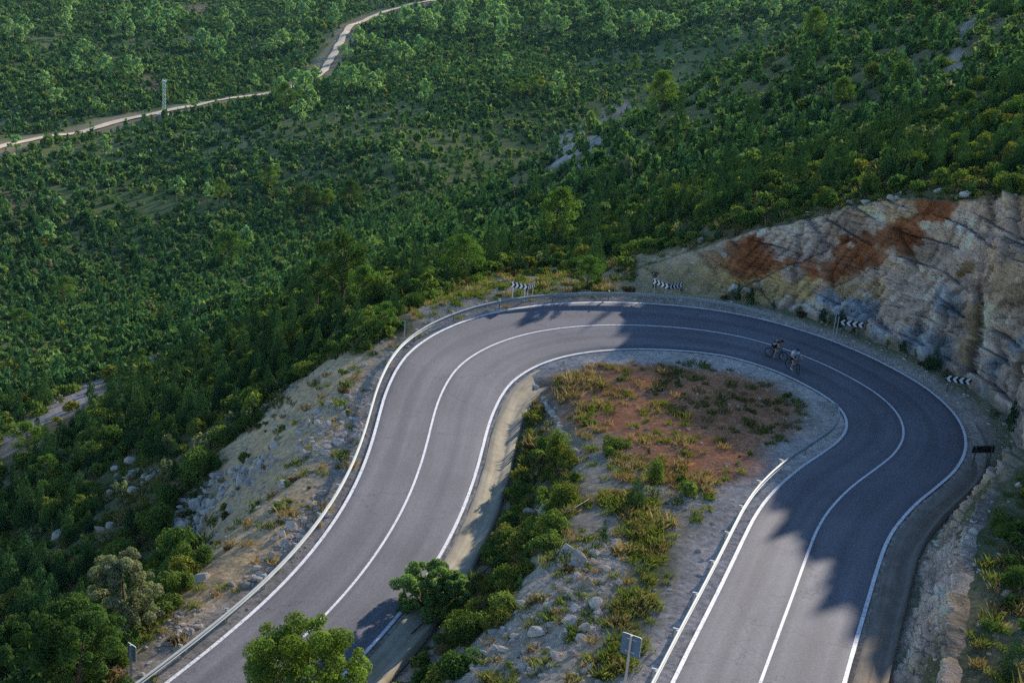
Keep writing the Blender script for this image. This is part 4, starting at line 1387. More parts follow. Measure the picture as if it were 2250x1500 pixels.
NEARV = [[(FORM[k], 2200 if k < 2 else 1700, 300 + 10 * k + j) for j in range(4)] for k in range(6)]

# the 300 of each name that show largest become things of their own
sight = np.zeros(len(SX), bool)
order = np.argsort(-(WID / DD))
cnt = {'juniper': 0, 'shrub': 0}
single = np.zeros(len(SX), bool)
protos = {}
for i in order:
    nm = NAME[KD[i]]
    if cnt[nm] >= 292: 
        if min(cnt.values()) >= 292: break
        continue
    if not (5 < PXX[i] < 2245 and 5 < PYY[i] < 1492): continue
    top = Vector((SX[i], SY[i], SZ[i] + WID[i] * .55))
    dl = top.length
    hb = TBVH.ray_cast(ORG, top.normalized(), dl - .4)
    if hb[0] is not None: continue
    hb = CBVH.ray_cast(ORG, top.normalized(), dl - .4)
    if hb[0] is not None: continue
    single[i] = True; cnt[nm] += 1
    v = (KD[i], int(ROT[i] * 100) % 4)
    if v not in protos:
        f, n, sd_ = NEARV[v[0]][v[1]]
        o = leaf_obj(nm, shrub_data(f, n, sd_), MATS_[v[0]])
        protos[v] = o
    else:
        o = protos[v].copy(); COL.objects.link(o)
        o.name = nm
    o.location = (SX[i], SY[i], SZ[i] - .06 * WID[i]); o.rotation_euler = (0, 0, ROT[i]); o.scale = (WID[i], WID[i], WID[i] * HGT[i])
    note(o, KINDW[KD[i]], COLW[KD[i]], WID[i])
print('single plants', cnt)


# ------------------------------------------------------------------ what nobody could count: one object per kind that places small copies of a few plants
def scatter(name, P, rot, scl, vid, sources, label):
    """one object: points that carry instances of hidden source meshes"""
    me = bpy.data.meshes.new(name)
    me.vertices.add(len(P)); me.vertices.foreach_set('co', np.asarray(P, np.float32).ravel())
    for an, typ, dat, key in (('rot', 'FLOAT', rot, 'value'), ('scl', 'FLOAT_VECTOR', scl, 'vector'), ('vid', 'INT', vid, 'value')):
        a = me.attributes.new(an, typ, 'POINT')
        a.data.foreach_set(key, np.asarray(dat, np.int32 if typ == 'INT' else np.float32).ravel())
    o = link(bpy.data.objects.new(name, me))
    col = bpy.data.collections.new(name + '_source')
    for s in sources: col.objects.link(s)
    ng = bpy.data.node_groups.new(name, 'GeometryNodeTree')
    ng.interface.new_socket('Geometry', in_out='INPUT', socket_type='NodeSocketGeometry')
    ng.interface.new_socket('Geometry', in_out='OUTPUT', socket_type='NodeSocketGeometry')
    gi = ng.nodes.new('NodeGroupInput'); go = ng.nodes.new('NodeGroupOutput')
    ip = ng.nodes.new('GeometryNodeInstanceOnPoints')
    ci = ng.nodes.new('GeometryNodeCollectionInfo'); ci.inputs['Collection'].default_value = col
    ci.inputs['Separate Children'].default_value = True; ci.inputs['Reset Children'].default_value = True
    ip.inputs['Pick Instance'].default_value = True
    def attr(nm_, ty):
        n = ng.nodes.new('GeometryNodeInputNamedAttribute'); n.data_type = ty; n.inputs['Name'].default_value = nm_
        return n.outputs['Attribute']
    cx = ng.nodes.new('ShaderNodeCombineXYZ')
    ng.links.new(attr('rot', 'FLOAT'), cx.inputs['Z'])
    ng.links.new(gi.outputs[0], ip.inputs['Points']); ng.links.new(ci.outputs[0], ip.inputs['Instance'])
    ng.links.new(attr('vid', 'INT'), ip.inputs['Instance Index'])
    ng.links.new(cx.outputs[0], ip.inputs['Rotation']); ng.links.new(attr('scl', 'FLOAT_VECTOR'), ip.inputs['Scale'])
    ng.links.new(ip.outputs[0], go.inputs[0])
    md = o.modifiers.new('scatter', 'NODES'); md.node_group = ng
    tag(o, label, kind='stuff')
    return o


def hidden(o):
    """source mesh of a scatter: lives only in the scatter's own collection"""
    COL.objects.unlink(o)
    return o


rest = ~single
for nm, ks, lab in (('juniper_scrub', (0,), 'dark conical junipers scattered through the far scrub'), ('shrub_scrub', (1, 2, 3, 4, 5), 'mixed low evergreen scrub covering the slopes and valley')):
    src = []; idx = {}
    for k in ks:
        for lod, n in ((0, 300), (1, 110), (2, 44)):
            for j in range(3):
                idx[(k, lod, j)] = len(src)
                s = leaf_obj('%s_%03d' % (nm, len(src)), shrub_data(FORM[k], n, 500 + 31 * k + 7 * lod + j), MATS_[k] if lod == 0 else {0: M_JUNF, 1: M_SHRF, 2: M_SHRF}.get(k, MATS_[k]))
                src.append(hidden(s))
    mk = rest & np.isin(KD, ks)
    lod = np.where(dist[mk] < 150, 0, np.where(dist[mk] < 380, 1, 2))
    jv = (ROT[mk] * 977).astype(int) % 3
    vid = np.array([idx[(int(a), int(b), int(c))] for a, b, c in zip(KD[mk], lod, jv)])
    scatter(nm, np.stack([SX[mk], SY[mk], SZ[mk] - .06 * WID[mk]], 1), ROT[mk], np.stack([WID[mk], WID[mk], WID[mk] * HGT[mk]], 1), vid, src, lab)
# ------------------------------------------------------------------ guardrails
def metal_mat(name, col, rough=.55, metal=.35):
    m, nt, out = new_mat(name)
    geo = N(nt, 'ShaderNodeNewGeometry')
    n1 = noise(nt, 1.3, 5, .65, geo.outputs['Position']); n2 = noise(nt, 16, 3, .6, geo.outputs['Position'])
    c = ramp(nt, n1.outputs[0], [(.3, tuple(x * .82 for x in col)), (.7, tuple(min(1, x * 1.1) for x in col))])
    c = mixrgb(nt, c, ramp(nt, n2.outputs[0], [(.25, .75), (.5, 1.0)]), .6, 'MULTIPLY')
    b = N(nt, 'ShaderNodeBsdfPrincipled', in_Roughness=rough, in_Metallic=metal)
    nt.links.new(c, b.inputs['Base Color']); nt.links.new(b.outputs[0], out.inputs[0])
    return m


M_GALV = metal_mat('galvanised_steel', (.33, .36, .355), .65, .0)
M_POST = metal_mat('post_steel', (.34, .37, .37), .6, .3)


def guardrail(label, fn, sgn, s0, s1, off, hgt, posts, ends):
    g = empty('guardrail', tuple(fn(np.array([(s0 + s1) / 2]), np.array([off]))[0]))
    org = np.array(g.location)
    S = np.arange(s0, s1 + 1e-6, .5)
    extra = np.zeros(len(S)); low = np.zeros(len(S))
    if ends[0]: k = np.clip(1 - (S - s0) / ends[0], 0, 1); extra += k ** 2 * .75; low += k ** 2 * .45
    if ends[1]: k = np.clip(1 - (s1 - S) / ends[1], 0, 1); extra += k ** 2 * .5; low += k ** 2 * .45
    pr = [(0.0, 0.03), (-.055, .05), (-.075, .09), (-.02, .125), (0.0, .155), (-.02, .185), (-.075, .22), (-.055, .26), (0.0, .28)]
    pr2 = [(o + .016, z) for o, z in pr][::-1]
    ring = pr + pr2
    V = []
    for o, z in ring:
        p = fn(S, off + extra + o, 0)
        p[:, 2] += hgt - .31 + z - low
        V.append(p - org)
    V = np.stack(V, 1); nq = len(ring); n = len(S)
    F = []
    for i in range(n - 1):
        for j in range(nq):
            F.append((i * nq + j, i * nq + (j + 1) % nq, (i + 1) * nq + (j + 1) % nq, (i + 1) * nq + j))
    F.append(tuple(range(nq - 1, -1, -1))); F.append(tuple((n - 1) * nq + j for j in range(nq)))
    mesh_obj('rail', V.reshape(-1, 3), F, M_GALV, g, smooth=False)
    first = None
    for s in posts:
        p = fn(np.array([s]), np.array([off + .14]))[0]; q = fn(np.array([s]), np.array([off]))[0]
        dirv = p - q; ang = math.atan2(dirv[1], dirv[0])
        if first is None:
            mb = MB()
            mb.box((.02, 0, (hgt - .9) / 2 + .05), (.010, .10, hgt + .9)); mb.box((-.02, .046, (hgt - .9) / 2 + .05), (.08, .008, hgt + .9)); mb.box((-.02, -.046, (hgt - .9) / 2 + .05), (.08, .008, hgt + .9))
            mb.box((-.085, 0, hgt - .155), (.10, .09, .26)); mb.box((-.03, 0, hgt + .052), (.24, .075, .012))
            o = mb.build('post', M_POST, g); first = o
        else:
            o = first.copy(); COL.objects.link(o); o.parent = g
        o.location = tuple(p - org); o.rotation_euler = (0, 0, ang)
    tag(g, label, 'guardrail', 'guardrails along the road')
    return g


guardrail('long grey steel guardrail round the outer side of the bend and along the lower road', outer_pt, 1, -9, 66.6, .52, .66, np.arange(-8.2, 66, 3.45), (0, 2.5))
guardrail('steel guardrail with dark posts along the inner side of the upper road', inner_pt, -1, 81.2, 126, .55, .68, np.arange(84.0, 126, 3.45), (3.2, 0))

# ------------------------------------------------------------------ signs
M_BLACK = simple_mat('sign_black', (.012, .013, .018), .5, 0, .1, 8)
M_WHITE = simple_mat('sign_white', (.80, .80, .82), .5, 0, .04, 8)
M_BACK = metal_mat('sign_back', (.085, .15, .215), .9, .0)
M_SPOST = metal_mat('sign_post_grey', (.50, .52, .49), .6, .2)
M_DPOST = simple_mat('sign_post_green', (.045, .085, .070), .7)


def panel_ends(foot, l, r):
    """ends of a level panel standing over its foot, from the picture positions of its two ends"""
    h = hit_any(*foot); d = float(h @ CAM_F)
    vl, vr = ray(*l), ray(*r)
    dl = 2 * d * vr[2] / (vl[2] + vr[2]); dr = 2 * d - dl
    return h, vl * dl, vr * dr


def chevron_sign(label, foot, l, r, arrow, hgt=.43, back=False, post=None, group='chevron signs round the bend', maxlen=1.9):
    h, L_, R_ = panel_ends(foot, l, r)
    c = (L_ + R_) / 2; u = R_ - L_; u[2] = 0
    ln = min(np.linalg.norm(u), maxlen); u /= np.linalg.norm(u)
    zg = h[2]
    e = empty('chevron_sign', (c[0], c[1], zg), math.atan2(u[1], u[0]))
    zc = c[2] - zg
    nrm = np.array([u[1], -u[0]])
    mb = MB()
    mb.box((0, 0, zc), (ln, .03, hgt), m=0)
    # white chevrons, 4 mm proud of the black plate, on the face turned to the traffic
    n = 4; p = ln / n; hh = hgt / 2 - .012; w = p * .48; tip = p * .42
    f = 1 if back else -1
    yy = f * (.015 + .004)
    for k in range(n):
        x0 = -ln / 2 + p * (k + .5)
        a = arrow if not back else -arrow
        for s_ in (1, -1):
            q = [(x0 - a * (tip / 2 + w / 2), s_ * hh), (x0 - a * (tip / 2 - w / 2), s_ * hh), (x0 + a * (tip / 2 + w / 2), 0), (x0 + a * (tip / 2 - w / 2), 0)]
            q = [(min(max(x, -ln / 2 + .01), ln / 2 - .01), z) for x, z in q]
            vs = [(x, yy, zc + z) for x, z in q] + [(x, f * .0155, zc + z) for x, z in q]
            mb.add(vs, [(0, 1, 2, 3), (7, 6, 5, 4), (0, 4, 5, 1), (1, 5, 6, 2), (2, 6, 7, 3), (3, 7, 4, 0)], 1)
    mb.build('panel', [M_BLACK, M_WHITE], e)
    for k in (-.36, .36):
        x = k * ln
        wx, wy = c[0] + u[0] * x, c[1] + u[1] * x
        zb = floor_any(wx, wy) - zg - .3
        m2 = MB(); m2.box((x, -f * .045, (zb + zc + hgt * .5) / 2), (.06, .05, zc + hgt * .5 - zb))
        m2.build('post', post or M_SPOST, e)
    tag(e, label, 'road sign', group)
    return e


chevron_sign('chevron sign left of the young pine, left half of V, arrows pointing right', (1142, 665), (1122.5, 624), (1159, 631), 1)
chevron_sign('narrow chevron sign left of the young pine, right half of V, arrows pointing left', (1167, 663), (1160, 631), (1175.5, 624), -1)
chevron_sign('chevron sign right of the young pine, left half of V, arrows pointing right', (1452, 660), (1434.5, 617), (1469.5, 630), 1)
chevron_sign('chevron sign right of the young pine, right half of V, arrows pointing left', (1485, 660), (1471, 630), (1499.5, 624.5), -1)
chevron_sign('black and white chevron sign at the cliff foot behind the cyclists, four arrows pointing left', (1870, 745), (1846, 707), (1898, 714.5), -1, post=M_DPOST)
chevron_sign('black and white chevron sign at the cliff foot, nearest of those showing arrows', (2102, 868), (2078.5, 830), (2134, 838.5), -1, post=M_DPOST)
chevron_sign('dark chevron sign seen from its blank back beside the gutter at the right edge', (2152, 1036), (2137, 987), (2185, 986.5), -1, back=True, post=M_DPOST)
chevron_sign('thin sign panel seen almost edge on beside the chevron sign behind the cyclists', (1840, 745), (1837.5, 694), (1845.5, 703), 1, post=M_SPOST, back=True, maxlen=1.7)


def back_sign(label, foot, l, r, hgt):
    h, L_, R_ = panel_ends(foot, l, r)
    c = (L_ + R_) / 2; u = R_ - L_; u[2] = 0
    ln = np.linalg.norm(u); u /= ln
    e = empty('road_sign', (c[0], c[1], h[2]), math.atan2(u[1], u[0]))
    zc = c[2] - h[2]
    # plate with rounded corners
    pts = []
    rr = .07
    for (sx, sz, a0) in ((1, 1, 0), (-1, 1, 90), (-1, -1, 180), (1, -1, 270)):
        for k in range(4):
            a = R(a0 + 30 * k)
            pts.append((sx * (ln / 2 - rr) + rr * math.cos(a), sz * (hgt / 2 - rr) + rr * math.sin(a)))
    n = len(pts)
    mb = MB()
    vs = [(x, -.018, zc + z) for x, z in pts] + [(x, .018, zc + z) for x, z in pts]
    mb.add(vs, [tuple(range(n)), tuple(range(2 * n - 1, n - 1, -1))], 0)
    mb.add(vs, [(i, n + i, n + (i + 1) % n, (i + 1) % n) for i in range(n)], 1)
    mb.build('panel', [M_BACK, M_WHITE], e)
    m2 = MB(); m2.box((0, -.062, (zc + hgt / 2 - .5) / 2), (.08, .08, zc + hgt / 2 + .5)); m2.build('post', M_POST, e)
    m3 = MB()
    for z in (-.25, .25): m3.box((0, -.027, zc + z * hgt * 1.2), (ln * .5, .014, .05))
    m3.build('bracket', M_POST, e)
    tag(e, label, 'road sign', 'signs seen from their backs')
    return e


back_sign('square blue grey sign back between the green grass and the upper road', (1369, 1530), (1365, 1409), (1407.5, 1424), .90)
back_sign('road sign seen from its back below the lower guardrail in the lower left corner', (285.5, 1515), (281, 1426), (299, 1437.5), .76)

h = hit_any(889.5, 744)
d = float(h @ CAM_F)
zt = (744 - 697.6) * d / FPX / .95
e = empty('warning_sign', tuple(h), math.atan2(-.90, .42))
mb = MB()
tri = [(-.40, zt - .70), (.40, zt - .70), (0, zt)]
vs = [(x, -.012, z) for x, z in tri] + [(x, .012, z) for x, z in tri]
mb.add(vs, [(0, 1, 2), (5, 4, 3), (0, 3, 4, 1), (1, 4, 5, 2), (2, 5, 3, 0)])
mb.build('panel', M_BACK, e)
mb = MB(); mb.box((0, -.05, (zt - .2 - .4) / 2), (.06, .06, zt - .2 + .4)); mb.build('post', M_SPOST, e)
tag(e, 'triangular warning sign seen nearly edge on outside the guardrail left of the bend', 'road sign')

# ------------------------------------------------------------------ lattice mast beside the dirt track
h = hit(361, 256); d = float(h @ CAM_F)
MH = 79 * d / FPX / .97; MW = 7.6 * d / FPX / 2 / 1.2
e = empty('lattice_mast', tuple(h), R(20))
M_MAST = simple_mat('mast_paint', (.62, .72, .64), .6, .1, .08, 1)
for sx in (-1, 1):
    for sy in (-1, 1):
        mb = MB(); mb.box((sx * MW, sy * MW, MH / 2), (.10, .10, MH)); mb.build('leg', M_MAST, e)
mb = MB()
K = 11
for k in range(K):
    z0, z1 = MH * k / K, MH * (k + 1) / K
    for a, b in (((-1, -1), (1, -1)), ((1, -1), (1, 1)), ((1, 1), (-1, 1)), ((-1, 1), (-1, -1))):
        mb.tube([(a[0] * MW, a[1] * MW, z0), (b[0] * MW, b[1] * MW, z1)], .028, 4)
        mb.tube([(b[0] * MW, b[1] * MW, z0), (a[0] * MW, a[1] * MW, z1)], .028, 4)
        mb.tube([(a[0] * MW, a[1] * MW, z1), (b[0] * MW, b[1] * MW, z1)], .03, 4)
mb.build('bracing', M_MAST, e)
mb = MB(); mb.box((0, 0, MH * .95), (MW * 3.2, MW * .9, .5)); mb.build('antenna', M_MAST, e)
mb = MB(); mb.box((0, 0, .1), (3.4, 3.0, 1.2)); mb.box((-2.2, -.6, .2), (1.4, 1.6, 1.5)); mb.build('concrete_base', simple_mat('mast_base', (.42, .37, .36), .9, 0, .2, 1), e)
tag(e, 'slender pale green lattice mast standing at the edge of the dirt track in the valley', 'mast')

# ------------------------------------------------------------------ ruined stone hut in the valley
h = hit(534, 50); d = float(h @ CAM_F); u = d / FPX
e = empty('stone_hut', (h[0], h[1], h[2] - .3), R(-14))
W_, D_, H_ = 15 * u, 13 * u, 14 * u
M_STONE = simple_mat('hut_stone', (.50, .38, .25), .95, 0, .22, 1.2, 0)
mb = MB()
pr = [(-W_ / 2, 0), (W_ / 2, 0), (W_ / 2, H_ * .72), (W_ * .08, H_), (-W_ / 2, H_ * .62)]
vs = [(x, -.3, z) for x, z in pr] + [(x, .3, z) for x, z in pr]
n = 5
mb.add(vs, [tuple(range(n)), tuple(range(2 * n - 1, n - 1, -1))] + [(i, n + i, n + (i + 1) % n, (i + 1) % n) for i in range(n)])
mb.build('gable_wall', M_STONE, e)
mb = MB(); mb.box((-W_ / 2 + .3, D_ / 2 + .3, H_ * .3), (.55, D_, H_ * .6)); mb.box((W_ / 2 - .3, D_ / 2 + .3, H_ * .33), (.55, D_, H_ * .66)); mb.box((0, D_ + .55, H_ * .36), (W_, .5, H_ * .72)); mb.build('side_wall', simple_mat('hut_stone_grey', (.36, .31, .29), .95, 0, .2, 1.2, 0), e)
mb = MB(); mb.add([(-W_ / 2 - .2, .32, H_ * .62), (W_ * .08, .32, H_ * .99), (W_ * .08, D_ + .5, H_ * .99), (-W_ / 2 - .2, D_ + .5, H_ * .62), (-W_ / 2 - .2, .32, H_ * .62 + .18), (W_ * .08, .32, H_ * .99 + .18), (W_ * .08, D_ + .5, H_ * .99 + .18), (-W_ / 2 - .2, D_ + .5, H_ * .62 + .18)],
                  [(3, 2, 1, 0), (4, 5, 6, 7), (0, 1, 5, 4), (1, 2, 6, 5), (2, 3, 7, 6), (3, 0, 4, 7)]); mb.build('roof', simple_mat('hut_tile', (.42, .33, .30), .9, 0, .2, 2, 0), e)
tag(e, 'small ruined stone hut with a tan gable among scrub far in the valley', 'hut')

# ------------------------------------------------------------------ thin black cable across the bank between the roads
pts = []
for t in np.linspace(0, 1, 26):
    px, py = 897 + (1292 - 897) * t, 1407 + (1106 - 1407) * t
    h = hit_any(px, py)
    pts.append(h)
pts = np.array(pts)
for _ in range(3): pts[1:-1] = pts[1:-1] * .5 + (pts[:-2] + pts[2:]) * .25
c0 = pts.mean(0)
pts = [tuple(p - c0 + np.array((0, 0, .5 * math.sin(math.pi * i / 25) + .25))) for i, p in enumerate(pts)]
mb = MB(); mb.tube(pts, .028, 6)
o = mb.build('cable', simple_mat('cable_rubber', (.02, .02, .022), .6)); o.location = tuple(c0)
tag(o, 'thin black cable stretched over the shrubs on the bank between the two roads', 'cable')

# ------------------------------------------------------------------ rocks
M_ROCK = rock_mat('boulder_stone', None, ((.42, .37, .325), (.66, .58, .49)), .5)
ROCKP = [rock_data(900 + i, 2, .62 + .05 * (i % 4)) for i in range(8)]
ROCKS = []          # x, y, size, where


def rocks_in(px_poly, n, s0, s1, where, seed):
    P = world_poly(px_poly)
    if len(P) < 3: return
    r_ = np.random.default_rng(seed)
    lo, hi = P.min(0), P.max(0)
    k = 0
    for _ in range(n * 30):
        x, y = r_.uniform(lo[0], hi[0]), r_.uniform(lo[1], hi[1])
        if in_poly(np.array([x]), np.array([y]), P)[0] > 0:
            s = s0 * (s1 / s0) ** (r_.random() ** 2.2)
            ROCKS.append((x, y, s, where)); k += 1
            if k >= n: break


def rock_px(px, py, s, where):
    h = hit_any(px, py)
    if h is not None: ROCKS.append((h[0], h[1], s, where))


SCR1 = [(372,1165),(385,1110),(420,1080),(480,1035),(560,1008),(612,1010),(560,1060),(520,1092),(480,1105),(450,1140),(440,1175),(420,1195),(395,1190)]
rocks_in(SCR1, 420, .2, .85, 'in the pale rock pile at the foot of the tan scree', 1)
rocks_in([(235,1085),(260,1040),(300,1020),(352,1035),(335,1070),(300,1100),(250,1105)], 75, .2, .85, 'in the rock heap among dark shrubs left of the scree', 2)
rocks_in([(640,838),(648,850),(560,925),(545,915)], 46, .18, .6, 'along the upper rim of the tan scree', 3)
rocks_in([(690,905),(800,850),(790,960),(740,1030),(650,1000),(640,950)], 150, .2, .9, 'on the stony slope just below the outer guardrail', 4)
rocks_in([(560,1290),(690,1150),(740,1080),(700,1080),(600,1180),(520,1290)], 100, .2, .85, 'on the stony slope beside the lower guardrail', 14)
rocks_in([(330,1440),(420,1390),(460,1340),(400,1330),(350,1370)], 46, .16, .6, 'on the ochre earth beside the lower left sign', 15)
rocks_in([(1290,1165),(1380,1180),(1380,1250),(1310,1400),(1230,1420),(1250,1280)], 190, .14, .6, 'in the rubble on the crest between the two roads', 5)
rocks_in([(1040,1400),(1150,1300),(1290,1290),(1290,1499),(1000,1499)], 150, .14, .6, 'on the stony bank at the bottom edge', 6)
rocks_in([(1480,1085),(1600,1050),(1580,1100),(1540,1130),(1470,1140),(1440,1120)], 90, .12, .36, 'in the pale stones inside the upper guardrail', 7)
rocks_in([(1300,620),(1400,560),(1560,570),(1640,640),(1400,650)], 46, .2, .7, 'on the sandy slope behind the chevron signs', 8)
rocks_in([(2060,1240),(2240,1060),(2249,1499),(2010,1499)], 60, .18, .65, 'on the shrubby bank beside the upper road', 9)
rocks_in([(1205,345),(1240,290),(1290,265),(1330,285),(1290,345),(1270,400),(1250,395)], 170, .7, 2.6, 'on the pale bare patch of the far hillside', 10)
rocks_in([(0,965),(130,880),(220,830),(170,900),(30,985)], 40, .25, .8, 'on the abandoned pale track on the left', 11)
rocks_in([(1350,850),(1500,830),(1700,860),(1600,1000),(1420,1040)], 60, .10, .35, 'on the red earth inside the bend', 12)
for i in range(60):
    s = prng.uniform(61, 88); o = float(prof(s, 1) + prof(s, 6) + prng.uniform(.3, 2.4))
    p = outer_pt(np.array([s]), np.array([o]))[0]
    ROCKS.append((p[0], p[1], prng.uniform(.3, .95), 'along the top of the rock cut'))
for i in range(40):
    s = prng.uniform(62, 92); o = float(prof(s, 1) - prng.uniform(.0, 1.0))
    p = outer_pt(np.array([s]), np.array([o]))[0]
    ROCKS.append((p[0], p[1], prng.uniform(.12, .4), 'along the foot of the rock cut'))
row = [(1177,848),(1192,875),(1205,900),(1222,925),(1240,955),(1255,980),(1264,1000)]
for k in range(70):
    t = k / 69 * (len(row) - 1); i = min(int(t), len(row) - 2); f = t - i
    rock_px(row[i][0] * (1 - f) + row[i + 1][0] * f + prng.normal(0, 3), row[i][1] * (1 - f) + row[i + 1][1] * f + prng.normal(0, 2), prng.uniform(.28, .6), 'in the row of stones across the inside of the bend')
for px, py, s, wh in ((290,1016,1.25,'among dark shrubs above the left rock heap'),(255,1032,1.0,'among dark shrubs above the left rock heap'),(243,1088,1.0,'at the left end of the rock heap'),(222,1165,.95,'in the small group above the grey olive tree'),(243,1157,.8,'in the small group above the grey olive tree'),(230,1192,.65,'in the small group above the grey olive tree'),(238,1182,.6,'in the small group above the grey olive tree'),
                     (192,1112,1.1,'standing among shrubs on the left slope'),(125,1178,1.05,'above the small ochre bare patch'),(112,1258,1.0,'among the shrubs left of the olive tree'),(70,1332,1.2,'above the dark corner tree'),(66,1350,.95,'above the dark corner tree'),(170,1268,.7,'among the shrubs left of the olive tree'),(440,1275,1.1,'at the lower end of the scree'),(425,1280,.8,'at the lower end of the scree'),
                     (435,1112,1.3,'in the pale rock pile at the foot of the tan scree'),(392,1160,1.2,'in the pale rock pile at the foot of the tan scree'),(530,1062,1.2,'in the pale rock pile at the foot of the tan scree'),(620,1070,1.0,'on the tan scree below the guardrail'),(600,985,1.0,'on the tan scree below the guardrail'),
                     (1200,1130,1.2,'on the dark bank between the roads'),(1165,1130,1.0,'on the dark bank between the roads'),(1245,1215,1.2,'on the crest between the two roads'),(1270,1235,1.1,'on the crest between the two roads'),(1250,1368,1.0,'on the crest beside the green grass strip'),(1285,1385,.8,'on the crest beside the green grass strip'),(1308,1335,1.1,'on the crest beside the green grass strip'),(1060,1358,1.1,'at the left edge of the stony bank'),(1038,1386,1.1,'at the left edge of the stony bank'),(1180,1395,1.0,'on the stony bank at the bottom edge'),(1290,1285,1.0,'in the rubble on the crest between the two roads'),
                     (1960,440,1.0,'on the lip of the cut, largest of the rim blocks'),(1900,448,1.1,'along the top of the rock cut'),(2120,432,1.2,'along the top of the rock cut'),(1590,565,.9,'along the top of the rock cut'),(1215,598,1.2,'above the mound left of the young pine'),(1610,638,1.2,'on the sandy slope behind the chevron signs'),(1640,640,.9,'on the sandy slope behind the chevron signs')):
    rock_px(px, py, s, wh)
RK = np.array([(a, b, c) for a, b, c, _ in ROCKS])
RW = [q[3] for q in ROCKS]
# keep rocks off the carriageway
s_, q_ = nearest_road(RK[:, 0], RK[:, 1])
okr = ~((q_ < np.interp(s_, RS, RC[:, 3]) + .45) & (q_ > -np.interp(s_, RS, RC[:, 4]) - .45))
rz = np.array([floor_any(a, b) for a, b in RK[:, :2]])
_, X, Y, D = visible_px(np.c_[RK[:, :2], rz])
app = RK[:, 2] / D
app = np.where((X > 4) & (X < 2246) & (Y > 4) & (Y < 1494), app, 0)
order = [i for i in np.argsort(-app) if okr[i]]
rproto = {}
big = set()
for i in order[:290]:
    if app[i] <= 0: break
    big.add(i)
    v = i % 8
    if v not in rproto:
        o = mesh_obj('rock', ROCKP[v][0], ROCKP[v][1], M_ROCK); rproto[v] = o
    else:
        o = rproto[v].copy(); COL.objects.link(o); o.name = 'rock'
    s = RK[i, 2]
    o.location = (RK[i, 0], RK[i, 1], rz[i] + s * .12)
    o.rotation_euler = (prng.normal(0, .25), prng.normal(0, .25), prng.uniform(0, 6.28)); o.scale = (s * 1.1, s, s)
    note(o, 'rock', 'pale', s, RW[i])
small = [i for i in order if i not in big]
# small stones and gravel lumps on bare ground
gr = np.random.default_rng(77)
gx, gy = jitter_grid(-34, 34, 40, 112, .34, gr)
gs, gq = nearest_road(gx, gy)
go, gi_ = gq - np.interp(gs, RS, RC[:, 3]), -gq - np.interp(gs, RS, RC[:, 4])
pv = np.zeros(len(gx))
for k, f in (('scree', .62), ('rocky', .98), ('red', .22), ('brown', .12), ('mound', .35), ('sand', .25), ('path', .3), ('bankdark', .12), ('green', .10)):
    pv = np.maximum(pv, in_poly(gx, gy, PO[k], 0, .5, 9) * f)
pv = np.maximum(pv, ((go > .4) & (go < 3.2)) * .5); pv = np.maximum(pv, ((gi_ > .5) & (gi_ < 4.5) & (gs > 44)) * .55)
pv = np.maximum(pv, ((gi_ > .5) & (gi_ < 24) & (gy < 96)) * .16)
pv = np.where((go < .42) & (gi_ < .42), 0, pv)
pv = np.where((gs < 46.6) & (gi_ > 0) & (gi_ < 2.3), 0, pv); pv = np.where((gs > 84) & (go > 0) & (go < 1.9), 0, pv)
cl_ = fbm(gx / 2.5, gy / 2.5, 0, 3, 55)
pv = pv * np.clip(1 + cl_ * 1.4, 0, 2)
km = gr.random(len(gx)) < pv
gx, gy = gx[km], gy[km]
gsz = .055 * np.exp(gr.exponential(.62, len(gx))).clip(1, 7) * (1 + .6 * in_poly(gx, gy, PO['rocky']) + .3 * in_poly(gx, gy, PO['scree']))
srcs = [hidden(mesh_obj('stone_%02d' % i, *rock_data(950 + i, 1, .62), M_ROCK)) for i in range(5)]
PX_ = np.concatenate([RK[small, 0], gx]); PY_ = np.concatenate([RK[small, 1], gy])
PZ_ = np.concatenate([rz[small], grid_h(gx, gy)]); PS_ = np.concatenate([RK[small, 2], gsz])
scatter('stones', np.stack([PX_, PY_, PZ_ + PS_ * .1], 1), gr.uniform(0, 6.28, len(PX_)), np.stack([PS_ * 1.15, PS_, PS_ * .9], 1), gr.integers(0, 5, len(PX_)), srcs, 'loose pale stones strewn over the verges and scree')
print('rocks', len(big), 'stones', len(PX_))

# ------------------------------------------------------------------ grass
gx, gy = jitter_grid(-34, 36, 38, 120, .29, gr)
gs, gq = nearest_road(gx, gy)
go, gi_ = gq - np.interp(gs, RS, RC[:, 3]), -gq - np.interp(gs, RS, RC[:, 4])
ok = ~((go < .6) & (gi_ < .6))
ok &= ~((gs < 46.6) & (gi_ > 0) & (gi_ < 2.2)); ok &= ~((gs > 84) & (go > 0) & (go < 1.8))
ok &= ~((gq > 0) & (go < prof(gs, 1) + prof(gs, 5) * (prof(gs, 6) + .9)) & (go > 0) & (gs > 58))
g_ = np.zeros(len(gx)); st_ = np.zeros(len(gx))
for k, f, s in (('green', .62, .2), ('bankdark', .35, .08), ('rocky', .08, .03), ('brown', .03, .06), ('red', .0, .012), ('scree', .02, .012), ('mound', .04, .05), ('sand', .05, .06)):
    k_ = in_poly(gx, gy, PO[k], 0, .8, 12)
    g_ = np.maximum(g_, k_ * f); st_ = np.maximum(st_, k_ * s)
bas = in_poly(gx, gy, PO['scree'], 0, 0) + ((gi_ > 0) & (gi_ < 4)) + ((go > 0) & (go < 2.4))
g_ = np.maximum(g_, np.where(bas > 0, .02, .16) * ((go > 0) | (gy > 96) | (gi_ > 24)))
st_ = np.maximum(st_, np.where(bas > 0, .01, .05) * ((go > 0) | (gy > 96) | (gi_ > 24)))
